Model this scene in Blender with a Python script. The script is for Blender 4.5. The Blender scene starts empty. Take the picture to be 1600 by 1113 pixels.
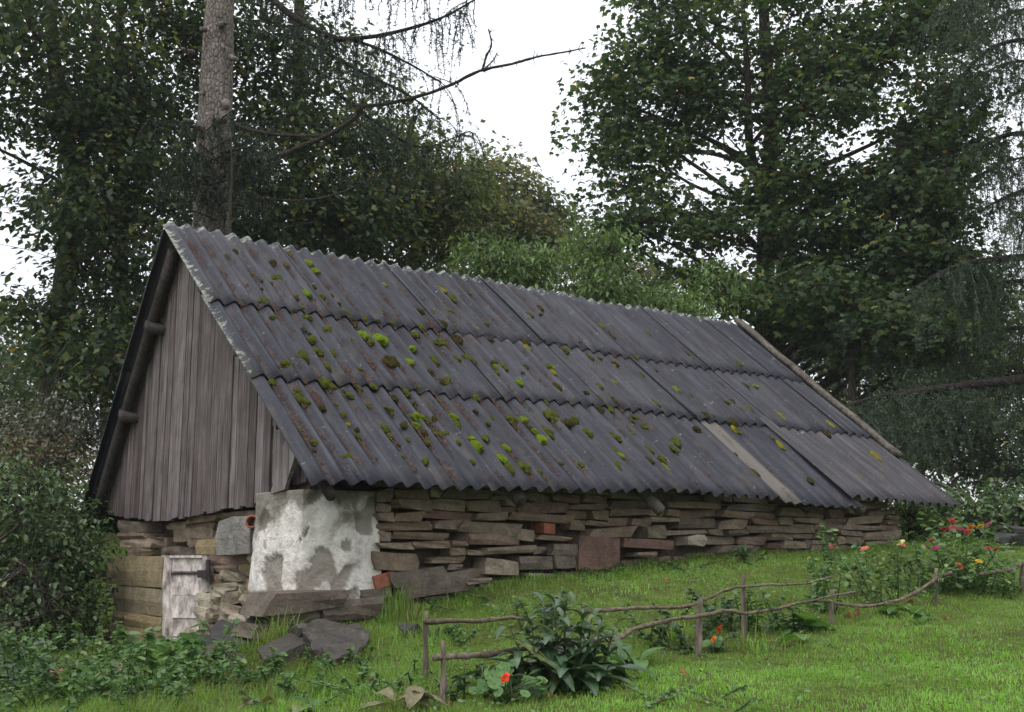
import bpy, bmesh, math, random
import numpy as np
from mathutils import Vector, Matrix, Euler

random.seed(7)
RNG = np.random.default_rng(11)
PI = math.pi
scene = bpy.context.scene
COL = scene.collection

# ------------------------------------------------------------------ camera
CAM = np.array([0.0, 0.0, 1.5])
FPX = 1810.0                      # focal length in photograph pixels (1600 wide)
PITCH = math.atan(311.5 / FPX)
cam_data = bpy.data.cameras.new('camera')
cam_data.sensor_width = 36.0
cam_data.lens = FPX / 1600.0 * 36.0
cam_data.clip_start = 0.05
cam_data.clip_end = 2000.0
cam = bpy.data.objects.new('camera', cam_data)
cam.location = CAM
cam.rotation_euler = (PI / 2 + PITCH, 0, 0)
COL.objects.link(cam)
scene.camera = cam

# ------------------------------------------------------------------ world: overcast sky
world = bpy.data.worlds.new('World')
scene.world = world
world.use_nodes = True
wn, wl = world.node_tree.nodes, world.node_tree.links
wn.clear()
SUN_EL, SUN_AZ = math.radians(62), math.radians(-150)
sky = wn.new('ShaderNodeTexSky')
sky.sky_type = 'NISHITA'
sky.sun_disc = False
sky.sun_elevation = SUN_EL
sky.sun_rotation = SUN_AZ
sky.dust_density = 4.0
skybg = wn.new('ShaderNodeBackground')
skybg.inputs['Strength'].default_value = 0.05
wl.new(sky.outputs[0], skybg.inputs['Color'])
cloud = wn.new('ShaderNodeBackground')          # the closed cloud cover
tc = wn.new('ShaderNodeTexCoord')
cn = wn.new('ShaderNodeTexNoise')
cn.inputs['Scale'].default_value = 2.2
cn.inputs['Detail'].default_value = 4.0
wl.new(tc.outputs['Generated'], cn.inputs['Vector'])
cr = wn.new('ShaderNodeValToRGB')
cr.color_ramp.elements[0].position = 0.3
cr.color_ramp.elements[0].color = (0.90, 0.92, 0.965, 1)
cr.color_ramp.elements[1].position = 0.7
cr.color_ramp.elements[1].color = (1.0, 1.0, 1.0, 1)
wl.new(cn.outputs['Fac'], cr.inputs['Fac'])
wl.new(cr.outputs['Color'], cloud.inputs['Color'])
# a closed overcast is brighter overhead than at the horizon
wsep = wn.new('ShaderNodeSeparateXYZ'); wl.new(tc.outputs['Generated'], wsep.inputs[0])
wmr = wn.new('ShaderNodeMapRange')
wmr.inputs['From Min'].default_value = 0.0; wmr.inputs['From Max'].default_value = 1.0
wmr.inputs['To Min'].default_value = 0.85; wmr.inputs['To Max'].default_value = 1.6
wl.new(wsep.outputs[2], wmr.inputs['Value'])
wl.new(wmr.outputs[0], cloud.inputs['Strength'])
addn = wn.new('ShaderNodeAddShader')
wl.new(skybg.outputs[0], addn.inputs[0])
wl.new(cloud.outputs[0], addn.inputs[1])
wo = wn.new('ShaderNodeOutputWorld')
wl.new(addn.outputs[0], wo.inputs['Surface'])

sun_data = bpy.data.lights.new('sun', 'SUN')
sun_data.energy = 0.9
sun_data.angle = math.radians(35)
sun_data.color = (1.0, 0.97, 0.93)
sun = bpy.data.objects.new('sun', sun_data)
sun.rotation_euler = (math.radians(28), 0, math.radians(-30))
sun.location = (0, 0, 30)
COL.objects.link(sun)
vs = scene.view_settings
vs.view_transform = 'Standard'
vs.look = 'None'
vs.exposure = 0.08
vs.gamma = 1.0
vs.use_curve_mapping = False
scene.cycles.max_bounces = 6
scene.cycles.transparent_max_bounces = 8
scene.cycles.diffuse_bounces = 3
scene.cycles.glossy_bounces = 2
scene.cycles.transmission_bounces = 3

# ------------------------------------------------------------------ frames of reference
def ray(px, py):
    cx, cy = (px - 800) / FPX, -(py - 556.5) / FPX
    return np.array([cx, math.cos(PITCH) - cy * math.sin(PITCH), math.sin(PITCH) + cy * math.cos(PITCH)])

def at(px, py, Y):
    d = ray(px, py)
    return CAM + d * (Y / d[1])

TH = math.radians(52.70)
U = np.array([math.sin(TH), math.cos(TH), 0.0])      # along the ridge
V = np.array([-math.cos(TH), math.sin(TH), 0.0])     # across, from the long eave to the far side
ZV = np.array([0.0, 0.0, 1.0])
E0 = at(487, 765, 6.5)                               # near corner of the long eave
RV, RZ = 2.53, 2.097                                 # ridge, across and above the eave
SL = math.hypot(RV, RZ)
SD = (V * RV + ZV * RZ) / SL
SN = np.cross(U, SD)
LEN = 6.42

def L(u, v, z):
    return E0 + U * u + V * v + ZV * z

def hit_g(px, py, u):               # photograph point -> gable-parallel plane: (v, z)
    d = ray(px, py)
    P = CAM + d * ((E0 + U * u - CAM) @ U / (d @ U))
    q = P - E0
    return q @ V, q[2]

def hit_s(px, py, v):               # -> long-wall-parallel plane: (u, z)
    d = ray(px, py)
    P = CAM + d * ((E0 + V * v - CAM) @ V / (d @ V))
    q = P - E0
    return q @ U, q[2]

def hit_r(px, py):                  # -> roof plane: (u, s)
    d = ray(px, py)
    P = CAM + d * ((E0 - CAM) @ SN / (d @ SN))
    q = P - E0
    return q @ U, q @ SD

ROTZ_U = math.atan2(U[1], U[0])

# ------------------------------------------------------------------ mesh helpers
def link(o, parent=None):
    COL.objects.link(o)
    if parent is not None:
        o.parent = parent
        o.matrix_parent_inverse = Matrix.Translation(parent.location).inverted() if parent.type == 'EMPTY' and parent.parent is None else Matrix()
    return o

def tag(o, label=None, cat=None, group=None, kind=None):
    if label: o['label'] = label
    if cat: o['category'] = cat
    if group: o['group'] = group
    if kind: o['kind'] = kind
    return o

def mesh_np(name, verts, faces, mat=None, parent=None, attrs=None, smooth=False):
    """faces: (M,k) int array or list of arrays with different k"""
    verts = np.asarray(verts, np.float32)
    if not isinstance(faces, list):
        faces = [faces]
    faces = [np.asarray(f, np.int32) for f in faces if len(f)]
    me = bpy.data.meshes.new(name)
    me.vertices.add(len(verts))
    me.vertices.foreach_set('co', verts.ravel())
    nl = sum(f.size for f in faces)
    npoly = sum(len(f) for f in faces)
    me.loops.add(nl)
    me.loops.foreach_set('vertex_index', np.concatenate([f.ravel() for f in faces]))
    me.polygons.add(npoly)
    tot = np.concatenate([np.full(len(f), f.shape[1], np.int32) for f in faces])
    start = np.concatenate([[0], np.cumsum(tot)[:-1]]).astype(np.int32)
    me.polygons.foreach_set('loop_start', start)
    try:
        me.polygons.foreach_set('loop_total', tot)
    except Exception:
        pass
    if smooth:
        me.polygons.foreach_set('use_smooth', np.ones(npoly, bool))
    if attrs:
        for k, a in attrs.items():
            at_ = me.attributes.new(k, 'FLOAT', 'POINT')
            at_.data.foreach_set('value', np.asarray(a, np.float32))
    me.update(calc_edges=True)
    me.validate()
    if mat is not None:
        me.materials.append(mat)
    o = bpy.data.objects.new(name, me)
    link(o, parent)
    return o

def empty(name, loc):
    o = bpy.data.objects.new(name, None)
    o.location = Vector(loc)
    o.empty_display_size = 0.1
    COL.objects.link(o)
    return o

class Geo:
    """collects vertices and faces"""
    def __init__(s):
        s.v = []; s.f = {}; s.a = []; s.n = 0
    def add(s, verts, faces, a=0.0):
        verts = np.asarray(verts, float); faces = np.asarray(faces, int)
        s.v.append(verts)
        s.f.setdefault(faces.shape[1], []).append(faces + s.n)
        s.a.append(np.full(len(verts), a) if np.isscalar(a) else np.asarray(a))
        s.n += len(verts)
    def build(s, name, mat, parent=None, smooth=False):
        return mesh_np(name, np.concatenate(s.v), [np.concatenate(f) for f in s.f.values()], mat, parent, {'hue': np.concatenate(s.a)}, smooth)

def unit(a):
    a = np.asarray(a, float)
    return a / (np.linalg.norm(a, axis=-1, keepdims=True) + 1e-9)

def tube(pts, rad, sides=6, cap=True, twist=0.0, rough=0.0, rng=RNG):
    pts = np.asarray(pts, float); n = len(pts)
    rad = np.broadcast_to(np.asarray(rad, float), (n,))
    t = unit(np.gradient(pts, axis=0))
    ref = np.array([0.0, 0, 1]) if abs(t[0][2]) < 0.9 else np.array([1.0, 0, 0])
    a = unit(np.cross(t, ref)); b = np.cross(t, a)
    an = np.linspace(0, 2 * PI, sides, endpoint=False) + twist
    r = rad[:, None] * (1 + rough * rng.normal(size=(n, sides)))
    ring = pts[:, None, :] + r[..., None] * (np.cos(an)[None, :, None] * a[:, None, :] + np.sin(an)[None, :, None] * b[:, None, :])
    v = ring.reshape(-1, 3)
    i = np.arange(n - 1)[:, None] * sides; j = np.arange(sides)[None, :]; k = (j + 1) % sides
    q = np.stack([i + j, i + k, i + sides + k, i + sides + j], -1).reshape(-1, 4)
    if cap:
        v = np.concatenate([v, pts[:1], pts[-1:]])
        c0, c1 = n * sides, n * sides + 1
        jj = np.arange(sides); kk = (jj + 1) % sides
        tri = np.concatenate([np.stack([kk, jj, np.full(sides, c0)], -1),
                              np.stack([(n - 1) * sides + jj, (n - 1) * sides + kk, np.full(sides, c1)], -1)])
        return v, q, tri
    return v, q, np.zeros((0, 3), int)

def add_tube(g, pts, rad, sides=6, a=0.0, cap=True, rough=0.0):
    v, q, t = tube(pts, rad, sides, cap, rough=rough)
    n0 = g.n
    g.add(v, q, a)
    if len(t):
        g.f.setdefault(3, []).append(t + n0)

def spline(P, n=12):
    """Catmull-Rom through points"""
    P = np.asarray(P, float)
    if len(P) == 2:
        return P[0] + (P[1] - P[0]) * np.linspace(0, 1, n)[:, None]
    Q = np.concatenate([[2 * P[0] - P[1]], P, [2 * P[-1] - P[-2]]])
    out = []
    for i in range(len(P) - 1):
        p0, p1, p2, p3 = Q[i:i + 4]
        t = np.linspace(0, 1, n, endpoint=False)[:, None]
        out.append(0.5 * (2 * p1 + (p2 - p0) * t + (2 * p0 - 5 * p1 + 4 * p2 - p3) * t ** 2 + (3 * p1 - p0 - 3 * p2 + p3) * t ** 3))
    return np.concatenate(out + [P[-1:]])

def fnoise(p, seed=0, oct=3, scale=1.0):
    """cheap smooth noise from rotated sines, p (...,3) -> about -1..1"""
    r = np.random.default_rng(seed)
    out = 0; amp = 1.0; tot = 0
    for o in range(oct):
        for _ in range(4):
            k = r.normal(size=3) * scale * (2 ** o) * 2.2
            out = out + amp * np.sin(p @ k + r.uniform(0, 6.28))
        tot += amp * 2.0; amp *= 0.55
    return out / tot

# ------------------------------------------------------------------ materials
def new_mat(name):
    m = bpy.data.materials.new(name)
    m.use_nodes = True
    n = m.node_tree.nodes
    n.clear()
    return m, n, m.node_tree.links

def ramp(n, stops, interp='LINEAR'):
    r = n.new('ShaderNodeValToRGB')
    r.color_ramp.interpolation = interp
    e = r.color_ramp.elements
    while len(e) < len(stops):
        e.new(0.5)
    for i, (p, c) in enumerate(stops):
        e[i].position = p
        e[i].color = (*c, 1) if len(c) == 3 else c
    return r

def noise(n, l, vec, scale, detail=4, rough=0.6, dist=0.0):
    t = n.new('ShaderNodeTexNoise')
    t.inputs['Scale'].default_value = scale
    t.inputs['Detail'].default_value = detail
    t.inputs['Roughness'].default_value = rough
    t.inputs['Distortion'].default_value = dist
    if vec is not None:
        l.new(vec, t.inputs['Vector'])
    return t

def mix(n, l, fac, a, b, mode='MIX'):
    m = n.new('ShaderNodeMix')
    m.data_type = 'RGBA'
    m.blend_type = mode
    for s, x in ((0, fac), (6, a), (7, b)):
        if hasattr(x, 'is_linked') or isinstance(x, bpy.types.NodeSocket):
            l.new(x, m.inputs[s])
        elif s == 0:
            m.inputs[0].default_value = x
        else:
            m.inputs[s].default_value = (*x, 1)
    return m.outputs[2]

def math_(n, l, op, a, b=None, clamp=False):
    m = n.new('ShaderNodeMath')
    m.operation = op
    m.use_clamp = clamp
    for i, x in enumerate((a, b)):
        if x is None: continue
        if isinstance(x, bpy.types.NodeSocket): l.new(x, m.inputs[i])
        else: m.inputs[i].default_value = x
    return m.outputs[0]

def finish(n, l, color, rough=0.8, bump=None, bstr=0.3, bdist=0.01, spec=0.3):
    p = n.new('ShaderNodeBsdfPrincipled')
    if isinstance(color, bpy.types.NodeSocket): l.new(color, p.inputs['Base Color'])
    else: p.inputs['Base Color'].default_value = (*color, 1)
    if isinstance(rough, bpy.types.NodeSocket): l.new(rough, p.inputs['Roughness'])
    else: p.inputs['Roughness'].default_value = rough
    p.inputs['Specular IOR Level'].default_value = spec
    if bump is not None:
        b = n.new('ShaderNodeBump')
        b.inputs['Strength'].default_value = bstr
        b.inputs['Distance'].default_value = bdist
        l.new(bump, b.inputs['Height'])
        l.new(b.outputs[0], p.inputs['Normal'])
    return p

def output(n, l, sh):
    o = n.new('ShaderNodeOutputMaterial')
    l.new(sh.outputs[0], o.inputs['Surface'])

def leaf_mat(name, stops, rough=0.45, trans=0.3, spec=0.4, tmul=1.6):
    m, n, l = new_mat(name)
    a = n.new('ShaderNodeAttribute'); a.attribute_name = 'hue'
    r = ramp(n, stops)
    l.new(a.outputs['Fac'], r.inputs['Fac'])
    p = finish(n, l, r.outputs[0], rough, spec=spec)
    t = n.new('ShaderNodeBsdfTranslucent')
    g = mix(n, l, 1.0, r.outputs[0], (tmul, tmul * 1.05, tmul * 0.6), 'MULTIPLY')
    l.new(g, t.inputs['Color'])
    ms = n.new('ShaderNodeMixShader')
    ms.inputs[0].default_value = trans
    l.new(p.outputs[0], ms.inputs[1]); l.new(t.outputs[0], ms.inputs[2])
    output(n, l, ms)
    return m

def coords(n, kind='Object'):
    return n.new('ShaderNodeTexCoord').outputs[kind]

def geo_pos(n):
    return n.new('ShaderNodeNewGeometry').outputs['Position']

def mapping(n, l, vec, scale=(1, 1, 1), rot=(0, 0, 0), loc=(0, 0, 0)):
    m = n.new('ShaderNodeMapping')
    m.inputs['Scale'].default_value = scale
    m.inputs['Rotation'].default_value = rot
    m.inputs['Location'].default_value = loc
    l.new(vec, m.inputs['Vector'])
    return m.outputs[0]

def obj_rand(n):
    return n.new('ShaderNodeObjectInfo').outputs['Random']

def stone_mat(name, stops, dark=0.55, lichen=0.0, wet=0.75, layer=True):
    m, n, l = new_mat(name)
    pos = geo_pos(n)
    r = ramp(n, stops); l.new(obj_rand(n), r.inputs['Fac'])
    n1 = noise(n, l, pos, 9, 6, 0.65)
    n2 = noise(n, l, pos, 55, 5, 0.7)
    lay = noise(n, l, mapping(n, l, pos, (5, 5, 24)), 1.0, 5, 0.65, 0.8)
    c = mix(n, l, 1.0, r.outputs[0], ramp_out(n, l, n1.outputs['Fac'], [(0.3, (dark, dark, dark * 0.97)), (0.72, (1.25, 1.22, 1.15))]), 'MULTIPLY')
    c = mix(n, l, 1.0, c, ramp_out(n, l, n2.outputs['Fac'], [(0.3, (0.7, 0.7, 0.7)), (0.7, (1.2, 1.2, 1.2))]), 'MULTIPLY')
    if lichen:
        n3 = noise(n, l, pos, 16, 5, 0.7)
        f = ramp_out(n, l, n3.outputs['Fac'], [(0.56, (0, 0, 0)), (0.7, (lichen,) * 3)])
        c = mix(n, l, f, c, (0.29, 0.275, 0.24))
    h = math_(n, l, 'ADD', n2.outputs['Fac'], math_(n, l, 'MULTIPLY', lay.outputs['Fac'] if layer else n1.outputs['Fac'], 1.1))
    h = math_(n, l, 'ADD', h, math_(n, l, 'MULTIPLY', n1.outputs['Fac'], 2.0))
    output(n, l, finish(n, l, c, wet, h, 0.75, 0.012, 0.3))
    return m

def ramp_out(n, l, fac, stops):
    r = ramp(n, stops)
    l.new(fac, r.inputs['Fac'])
    return r.outputs[0]

# ------------------------------------------------------------------ terrain
GP = []
def gp(x, y, z): GP.append((x, y, z))
for u_, z_ in ((0.62, -.37), (1.13, -.275), (1.53, -.18), (2.2, -.15), (2.8, -.085), (3.8, -.005), (4.6, .0), (5.7, .07), (6.35, .10), (9, .2), (12, .3)):
    p_ = L(u_, 0.12, 0); gp(p_[0], p_[1], z_)
for u_, v_, z_ in ((3, 2, -.1), (6, 2, .1), (2, 4.3, -.25), (4, 4.5, .0), (7, 4.5, .25), (.15, 2.4, -.62), (.0, 3.2, -.72), (-.1, 3.9, -.80), (.05, .9, -.50), (-.15, 1.6, -.60), (.2, .3, -.42), (-.3, .3, -.52)):
    p_ = L(u_, v_, 0); gp(p_[0], p_[1], z_)
for px, py, Y in ((0, 1113, 5.6), (150, 1113, 5.4), (300, 1113, 5.2), (500, 1113, 4.75), (700, 1113, 4.5), (900, 1113, 4.4), (1100, 1113, 4.35), (1350, 1113, 4.3), (1600, 1113, 4.27),
                  (1463, 950, 7.0), (1597, 925, 7.8), (1300, 972, 6.4), (1092, 1020, 5.65), (665, 1062, 5.2), (520, 1048, 5.75), (85, 1065, 6.7), (1350, 1030, 5.45), (1600, 1000, 6.0), (880, 1075, 4.8), (280, 1050, 6.6), (400, 1040, 6.1)):
    p_ = at(px, py, Y); gp(p_[0], p_[1], p_[2] - CAM[2])
for x, y, z in ((0, 0, -1.3), (5, 0, -1.1), (-5, 0, -1.5), (0, 2.5, -.85), (3, 2.5, -.75), (-3, 3, -1.05), (-6, 5, -.95), (7, 4, -.4), (9, 8, .0), (-4.4, 8.5, -.6), (-5.2, 11, -.25), (-7, 9, -.5),
                (-8, 15, .4), (-3, 15, .35), (3, 16, .4), (8, 15, .45), (14, 12, .4), (-14, 8, -.2), (0, 28, .9), (-16, 26, 1.0), (16, 26, .9), (20, 4, -.2), (-15, 0, -1.4), (14, -6, -1.2), (-14, -8, -1.6), (0, -10, -1.8)):
    gp(x, y, z)
GP = np.array(GP)
def _tps(r2):
    return 0.5 * r2 * np.log(r2 + 1e-6)
_n = len(GP)
_d2 = ((GP[:, None, :2] - GP[None, :, :2]) ** 2).sum(-1)
_A = np.zeros((_n + 3, _n + 3))
_A[:_n, :_n] = _tps(_d2) + np.eye(_n) * 0.02
_A[:_n, _n] = 1; _A[:_n, _n + 1:] = GP[:, :2]; _A[_n, :_n] = 1; _A[_n + 1:, :_n] = GP[:, :2].T
_W = np.linalg.solve(_A, np.concatenate([GP[:, 2], np.zeros(3)]))
def ground_z(x, y):
    x = np.atleast_1d(np.asarray(x, float)); y = np.atleast_1d(np.asarray(y, float))
    cx = np.clip(x, -22, 24); cy = np.clip(y, -12, 32)
    out = np.empty(x.shape)
    for i in range(0, x.size, 20000):
        a, b = cx.ravel()[i:i + 20000], cy.ravel()[i:i + 20000]
        d2 = (a[:, None] - GP[None, :, 0]) ** 2 + (b[:, None] - GP[None, :, 1]) ** 2
        out.ravel()[i:i + 20000] = _tps(d2) @ _W[:_n] + _W[_n] + a * _W[_n + 1] + b * _W[_n + 2]
    far = np.hypot(x - cx, y - cy)
    out = np.clip(out, -2.2, 1.6) + 0.25 * (1 - np.exp(-far / 60.0))
    p = np.stack([x, y, 0 * x], -1)
    out = out + 0.018 * fnoise(p, 3, 3, 0.9) + 0.006 * fnoise(p, 4, 2, 4.0)
    return out + CAM[2]
def gz(x, y): return float(ground_z(x, y)[0])
def on_ground(px, py, lo=3.5, hi=25):
    """point where the sight line through a photograph pixel meets the ground"""
    d = ray(px, py)
    Y = np.linspace(lo, hi, 1500)
    P = CAM + d * (Y / d[1])[:, None]
    below = np.nonzero(P[:, 2] < ground_z(P[:, 0], P[:, 1]))[0]
    i = below[0] if len(below) else -1
    q = P[i].copy(); q[2] = gz(q[0], q[1])
    return q

def warp(lo, hi, flo, fhi, step, grow=1.35):
    a = list(np.arange(flo, fhi + 1e-6, step))
    s = step
    while a[-1] < hi: s *= grow; a.append(a[-1] + s)
    s = step
    while a[0] > lo: s *= grow; a.insert(0, a[0] - s)
    return np.array(a)
gx = warp(-170, 170, -5, 7, .10); gy = warp(-90, 260, 3.2, 13, .10)
XX, YY = np.meshgrid(gx, gy)
ZZ = ground_z(XX.ravel(), YY.ravel())
nx, ny = len(gx), len(gy)
ii = (np.arange(ny - 1)[:, None] * nx + np.arange(nx - 1)[None, :]).ravel()
m, n, l = new_mat('soil_and_moss')
pos = geo_pos(n)
a1 = noise(n, l, pos, 1.6, 5, 0.65); a2 = noise(n, l, pos, 14, 5, 0.7); a3 = noise(n, l, pos, 70, 4, 0.7)
c1 = ramp_out(n, l, a1.outputs['Fac'], [(0.30, (0.085, 0.068, 0.036)), (0.43, (0.085, 0.105, 0.028)), (0.62, (0.11, 0.165, 0.036))])
c2 = mix(n, l, 1.0, c1, ramp_out(n, l, a2.outputs['Fac'], [(0.3, (.55, .55, .5)), (0.7, (1.3, 1.25, 1.1))]), 'MULTIPLY')
output(n, l, finish(n, l, c2, 0.95, math_(n, l, 'ADD', a2.outputs['Fac'], a3.outputs['Fac']), 0.8, 0.03, 0.15))
M_SOIL = m
tag(mesh_np('ground', np.stack([XX.ravel(), YY.ravel(), ZZ], -1), np.stack([ii, ii + 1, ii + nx + 1, ii + nx], -1), M_SOIL, smooth=True), kind='structure')

# ------------------------------------------------------------------ building materials
M_STONE = stone_mat('rubble_stone', [(0.0, (0.1785, 0.1332, 0.09257)), (.3, (0.2579, 0.202, 0.1499)), (.5, (0.1885, 0.1561, 0.1235)), (.7, (0.3174, 0.2526, 0.1896)), (.86, (0.1785, 0.1194, 0.09257)), (1, (0.3968, 0.3306, 0.2601))], lichen=.35)
M_PALE = stone_mat('pale_limestone', [(0, (.36, .32, .25)), (.5, (.46, .42, .35)), (1, (.27, .23, .17))], dark=.65, lichen=.3)
M_QUOIN = stone_mat('quoin_sandstone', [(0, (0.2898, 0.23, 0.1256)), (.5, (0.3502, 0.276, 0.153)), (1, (0.2656, 0.2242, 0.153))], lichen=.85)
M_GREYBLOCK = stone_mat('grey_cut_stone', [(0, (.22, .21, .20)), (1, (.27, .26, .25))], lichen=.4)
M_SLAB = stone_mat('brown_slab_stone', [(0, (0.1275, 0.102, 0.0833)), (.5, (0.1615, 0.1343, 0.1105)), (1, (0.1955, 0.1615, 0.1318))], lichen=.25)
M_RED = stone_mat('red_sandstone', [(0, (.17, .10, .08)), (1, (.2, .125, .105))], lichen=.35)
M_BRICK = stone_mat('red_brick', [(0, (.26, .085, .055)), (1, (.31, .11, .07))], dark=.7, layer=False)
M_SLATE = stone_mat('dark_wet_slate', [(0, (.028, .028, .031)), (.5, (.036, .035, .035)), (1, (.045, .042, .040))], lichen=.12, wet=.42)
M_BOULDER = stone_mat('brown_wet_boulder', [(0, (.05, .043, .037)), (1, (.06, .052, .045))], lichen=.2, wet=.4)
M_TERRA = stone_mat('terracotta', [(0, (.30, .12, .085)), (1, (.34, .14, .10))], dark=.75, layer=False)

def wood_mat(name, stops, axis='z', streak=(60, 60, 2.2), bstr=.6, rough=.8):
    m, n, l = new_mat(name)
    pos = geo_pos(n)
    rot = (0, 0, 0)
    vec = mapping(n, l, pos, (1, 1, 1), (0, 0, -ROTZ_U))          # building axes
    off = n.new('ShaderNodeCombineXYZ'); l.new(math_(n, l, 'MULTIPLY', obj_rand(n), 37.0), off.inputs[2])
    va = n.new('ShaderNodeVectorMath'); va.operation = 'ADD'; l.new(vec, va.inputs[0]); l.new(off.outputs[0], va.inputs[1])
    sv = mapping(n, l, va.outputs[0], streak)
    r = ramp(n, stops); l.new(obj_rand(n), r.inputs['Fac'])
    s1 = noise(n, l, sv, 1.0, 6, 0.7, 0.4); s2 = noise(n, l, va.outputs[0], 5, 4, 0.6)
    s3 = noise(n, l, mapping(n, l, sv, (.3, .3, .25)), 1.0, 3, 0.5)
    c = mix(n, l, 1.0, r.outputs[0], ramp_out(n, l, s1.outputs['Fac'], [(0.33, (.28, .25, .25)), (.5, (1, 1, 1)), (.68, (1.75, 1.7, 1.72))]), 'MULTIPLY')
    c = mix(n, l, 1.0, c, ramp_out(n, l, s2.outputs['Fac'], [(0.3, (.72, .68, .66)), (.7, (1.2, 1.2, 1.22))]), 'MULTIPLY')
    c = mix(n, l, ramp_out(n, l, s3.outputs['Fac'], [(.55, (0, 0, 0)), (.75, (.5, .5, .5))]), c, (.085, .064, .05))
    output(n, l, finish(n, l, c, rough, s1.outputs['Fac'], bstr, .006, .25))
    return m
M_BOARD = wood_mat('weathered_boards', [(0, (0.06943, 0.05645, 0.05484)), (.35, (0.127, 0.1105, 0.1105)), (.6, (0.09737, 0.07822, 0.07419)), (.8, (0.1397, 0.1225, 0.1225)), (1, (0.1736, 0.1548, 0.1548))])
M_DOOR = wood_mat('pale_door_wood', [(0, (.52, .48, .45)), (1, (.57, .525, .49))], streak=(30, 9, 9))
M_LOG = wood_mat('dark_log', [(0, (.035, .031, .029)), (1, (.05, .044, .04))], streak=(20, 20, 20))
M_TAIL = wood_mat('grey_log_end', [(0, (.10, .088, .075)), (1, (.13, .115, .10))], streak=(20, 20, 20))
M_BACK = wood_mat('old_dark_boarding', [(0, (.035, .03, .028)), (1, (.05, .042, .04))])
M_VERGE = wood_mat('lichened_verge_board', [(0, (0.09, 0.084, 0.066)), (1, (0.102, 0.09296, 0.075))], streak=(20, 20, 20))

m, n, l = new_mat('rubble_core')
pos = geo_pos(n); k1 = noise(n, l, pos, 20, 5, .7)
output(n, l, finish(n, l, ramp_out(n, l, k1.outputs['Fac'], [(.3, (.035, .028, .02)), (.7, (.085, .07, .052))]), .95, k1.outputs['Fac'], .8, .02, .1))
M_CORE = m
m, n, l = new_mat('iron')
pos = geo_pos(n); k1 = noise(n, l, pos, 40, 4, .6)
output(n, l, finish(n, l, ramp_out(n, l, k1.outputs['Fac'], [(.3, (.018, .016, .018)), (.7, (.045, .035, .035))]), .55, k1.outputs['Fac'], .3, .003, .5))
M_IRON = m

m, n, l = new_mat('old_lime_plaster')
pos = geo_pos(n)
k1 = noise(n, l, pos, 3.2, 5, .6, .4); k2 = noise(n, l, pos, 14, 6, .7); k3 = noise(n, l, pos, 60, 5, .7)
c = ramp_out(n, l, k1.outputs['Fac'], [(.50, (.80, .77, .73)), (.58, (.68, .65, .60)), (.66, (.40, .375, .335)), (.82, (.30, .27, .235))])
c = mix(n, l, 1.0, c, ramp_out(n, l, k2.outputs['Fac'], [(.3, (.72, .70, .66)), (.62, (1.1, 1.1, 1.1))]), 'MULTIPLY')
ch_ = n.new('ShaderNodeAttribute'); ch_.attribute_name = 'chip'
c = mix(n, l, math_(n, l, 'MULTIPLY', ch_.outputs['Fac'], .8), c, (.23, .20, .16))
# browner and darker towards the top, below the roof line
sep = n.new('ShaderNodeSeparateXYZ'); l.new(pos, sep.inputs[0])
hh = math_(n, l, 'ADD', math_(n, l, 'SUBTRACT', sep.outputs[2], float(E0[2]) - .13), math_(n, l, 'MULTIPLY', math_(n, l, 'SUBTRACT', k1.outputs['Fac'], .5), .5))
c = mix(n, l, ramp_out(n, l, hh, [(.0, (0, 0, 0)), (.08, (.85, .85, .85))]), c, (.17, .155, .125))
output(n, l, finish(n, l, c, .9, math_(n, l, 'ADD', math_(n, l, 'MULTIPLY', k2.outputs['Fac'], 2.0), k3.outputs['Fac']), .8, .02, .2))
M_PLASTER = m

# roof sheet material: grey fibre cement, rain-streaked, lichen along ridge and verge
m, n, l = new_mat('fibre_cement')
au = n.new('ShaderNodeAttribute'); au.attribute_name = 'ru'
as_ = n.new('ShaderNodeAttribute'); as_.attribute_name = 'rs'
aw = n.new('ShaderNodeAttribute'); aw.attribute_name = 'rw'
cx = n.new('ShaderNodeCombineXYZ'); l.new(au.outputs['Fac'], cx.inputs[0]); l.new(as_.outputs['Fac'], cx.inputs[1]); l.new(math_(n, l, 'MULTIPLY', obj_rand(n), 5.0), cx.inputs[2])
st = noise(n, l, mapping(n, l, cx.outputs[0], (26, 1.2, 1)), 1.0, 5, .65, .3)
fi = noise(n, l, mapping(n, l, cx.outputs[0], (60, 60, 1)), 1.0, 6, .75)
pa = noise(n, l, mapping(n, l, cx.outputs[0], (5, 3, 1)), 1.0, 4, .6)
base = ramp_out(n, l, obj_rand(n), [(0, (.024, .026, .035)), (.45, (.031, .033, .043)), (.8, (.038, .039, .049)), (1, (.054, .052, .058))])
c = mix(n, l, 1.0, base, ramp_out(n, l, st.outputs['Fac'], [(.3, (.5, .5, .53)), (.5, (1, 1, 1)), (.68, (1.9, 1.8, 1.7)), (.8, (3.0, 2.8, 2.5))]), 'MULTIPLY')
c = mix(n, l, 1.0, c, ramp_out(n, l, fi.outputs['Fac'], [(.3, (.72, .72, .73)), (.7, (1.28, 1.27, 1.25))]), 'MULTIPLY')
c = mix(n, l, ramp_out(n, l, math_(n, l, 'ADD', pa.outputs['Fac'], math_(n, l, 'MULTIPLY', aw.outputs['Fac'], -.10)), [(.55, (0, 0, 0)), (.72, (.6, .6, .6))]), c, (.085, .075, .064))   # brown rain dirt
lich = noise(n, l, mapping(n, l, cx.outputs[0], (22, 22, 1)), 1.0, 6, .75)
edge = math_(n, l, 'MAXIMUM', ramp_out(n, l, as_.outputs['Fac'], [(.0, (0, 0, 0)), (1, (0, 0, 0))]), 0.0)
e1 = math_(n, l, 'MULTIPLY', math_(n, l, 'SUBTRACT', as_.outputs['Fac'], SL - .10), 1.5)          # towards the ridge
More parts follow.
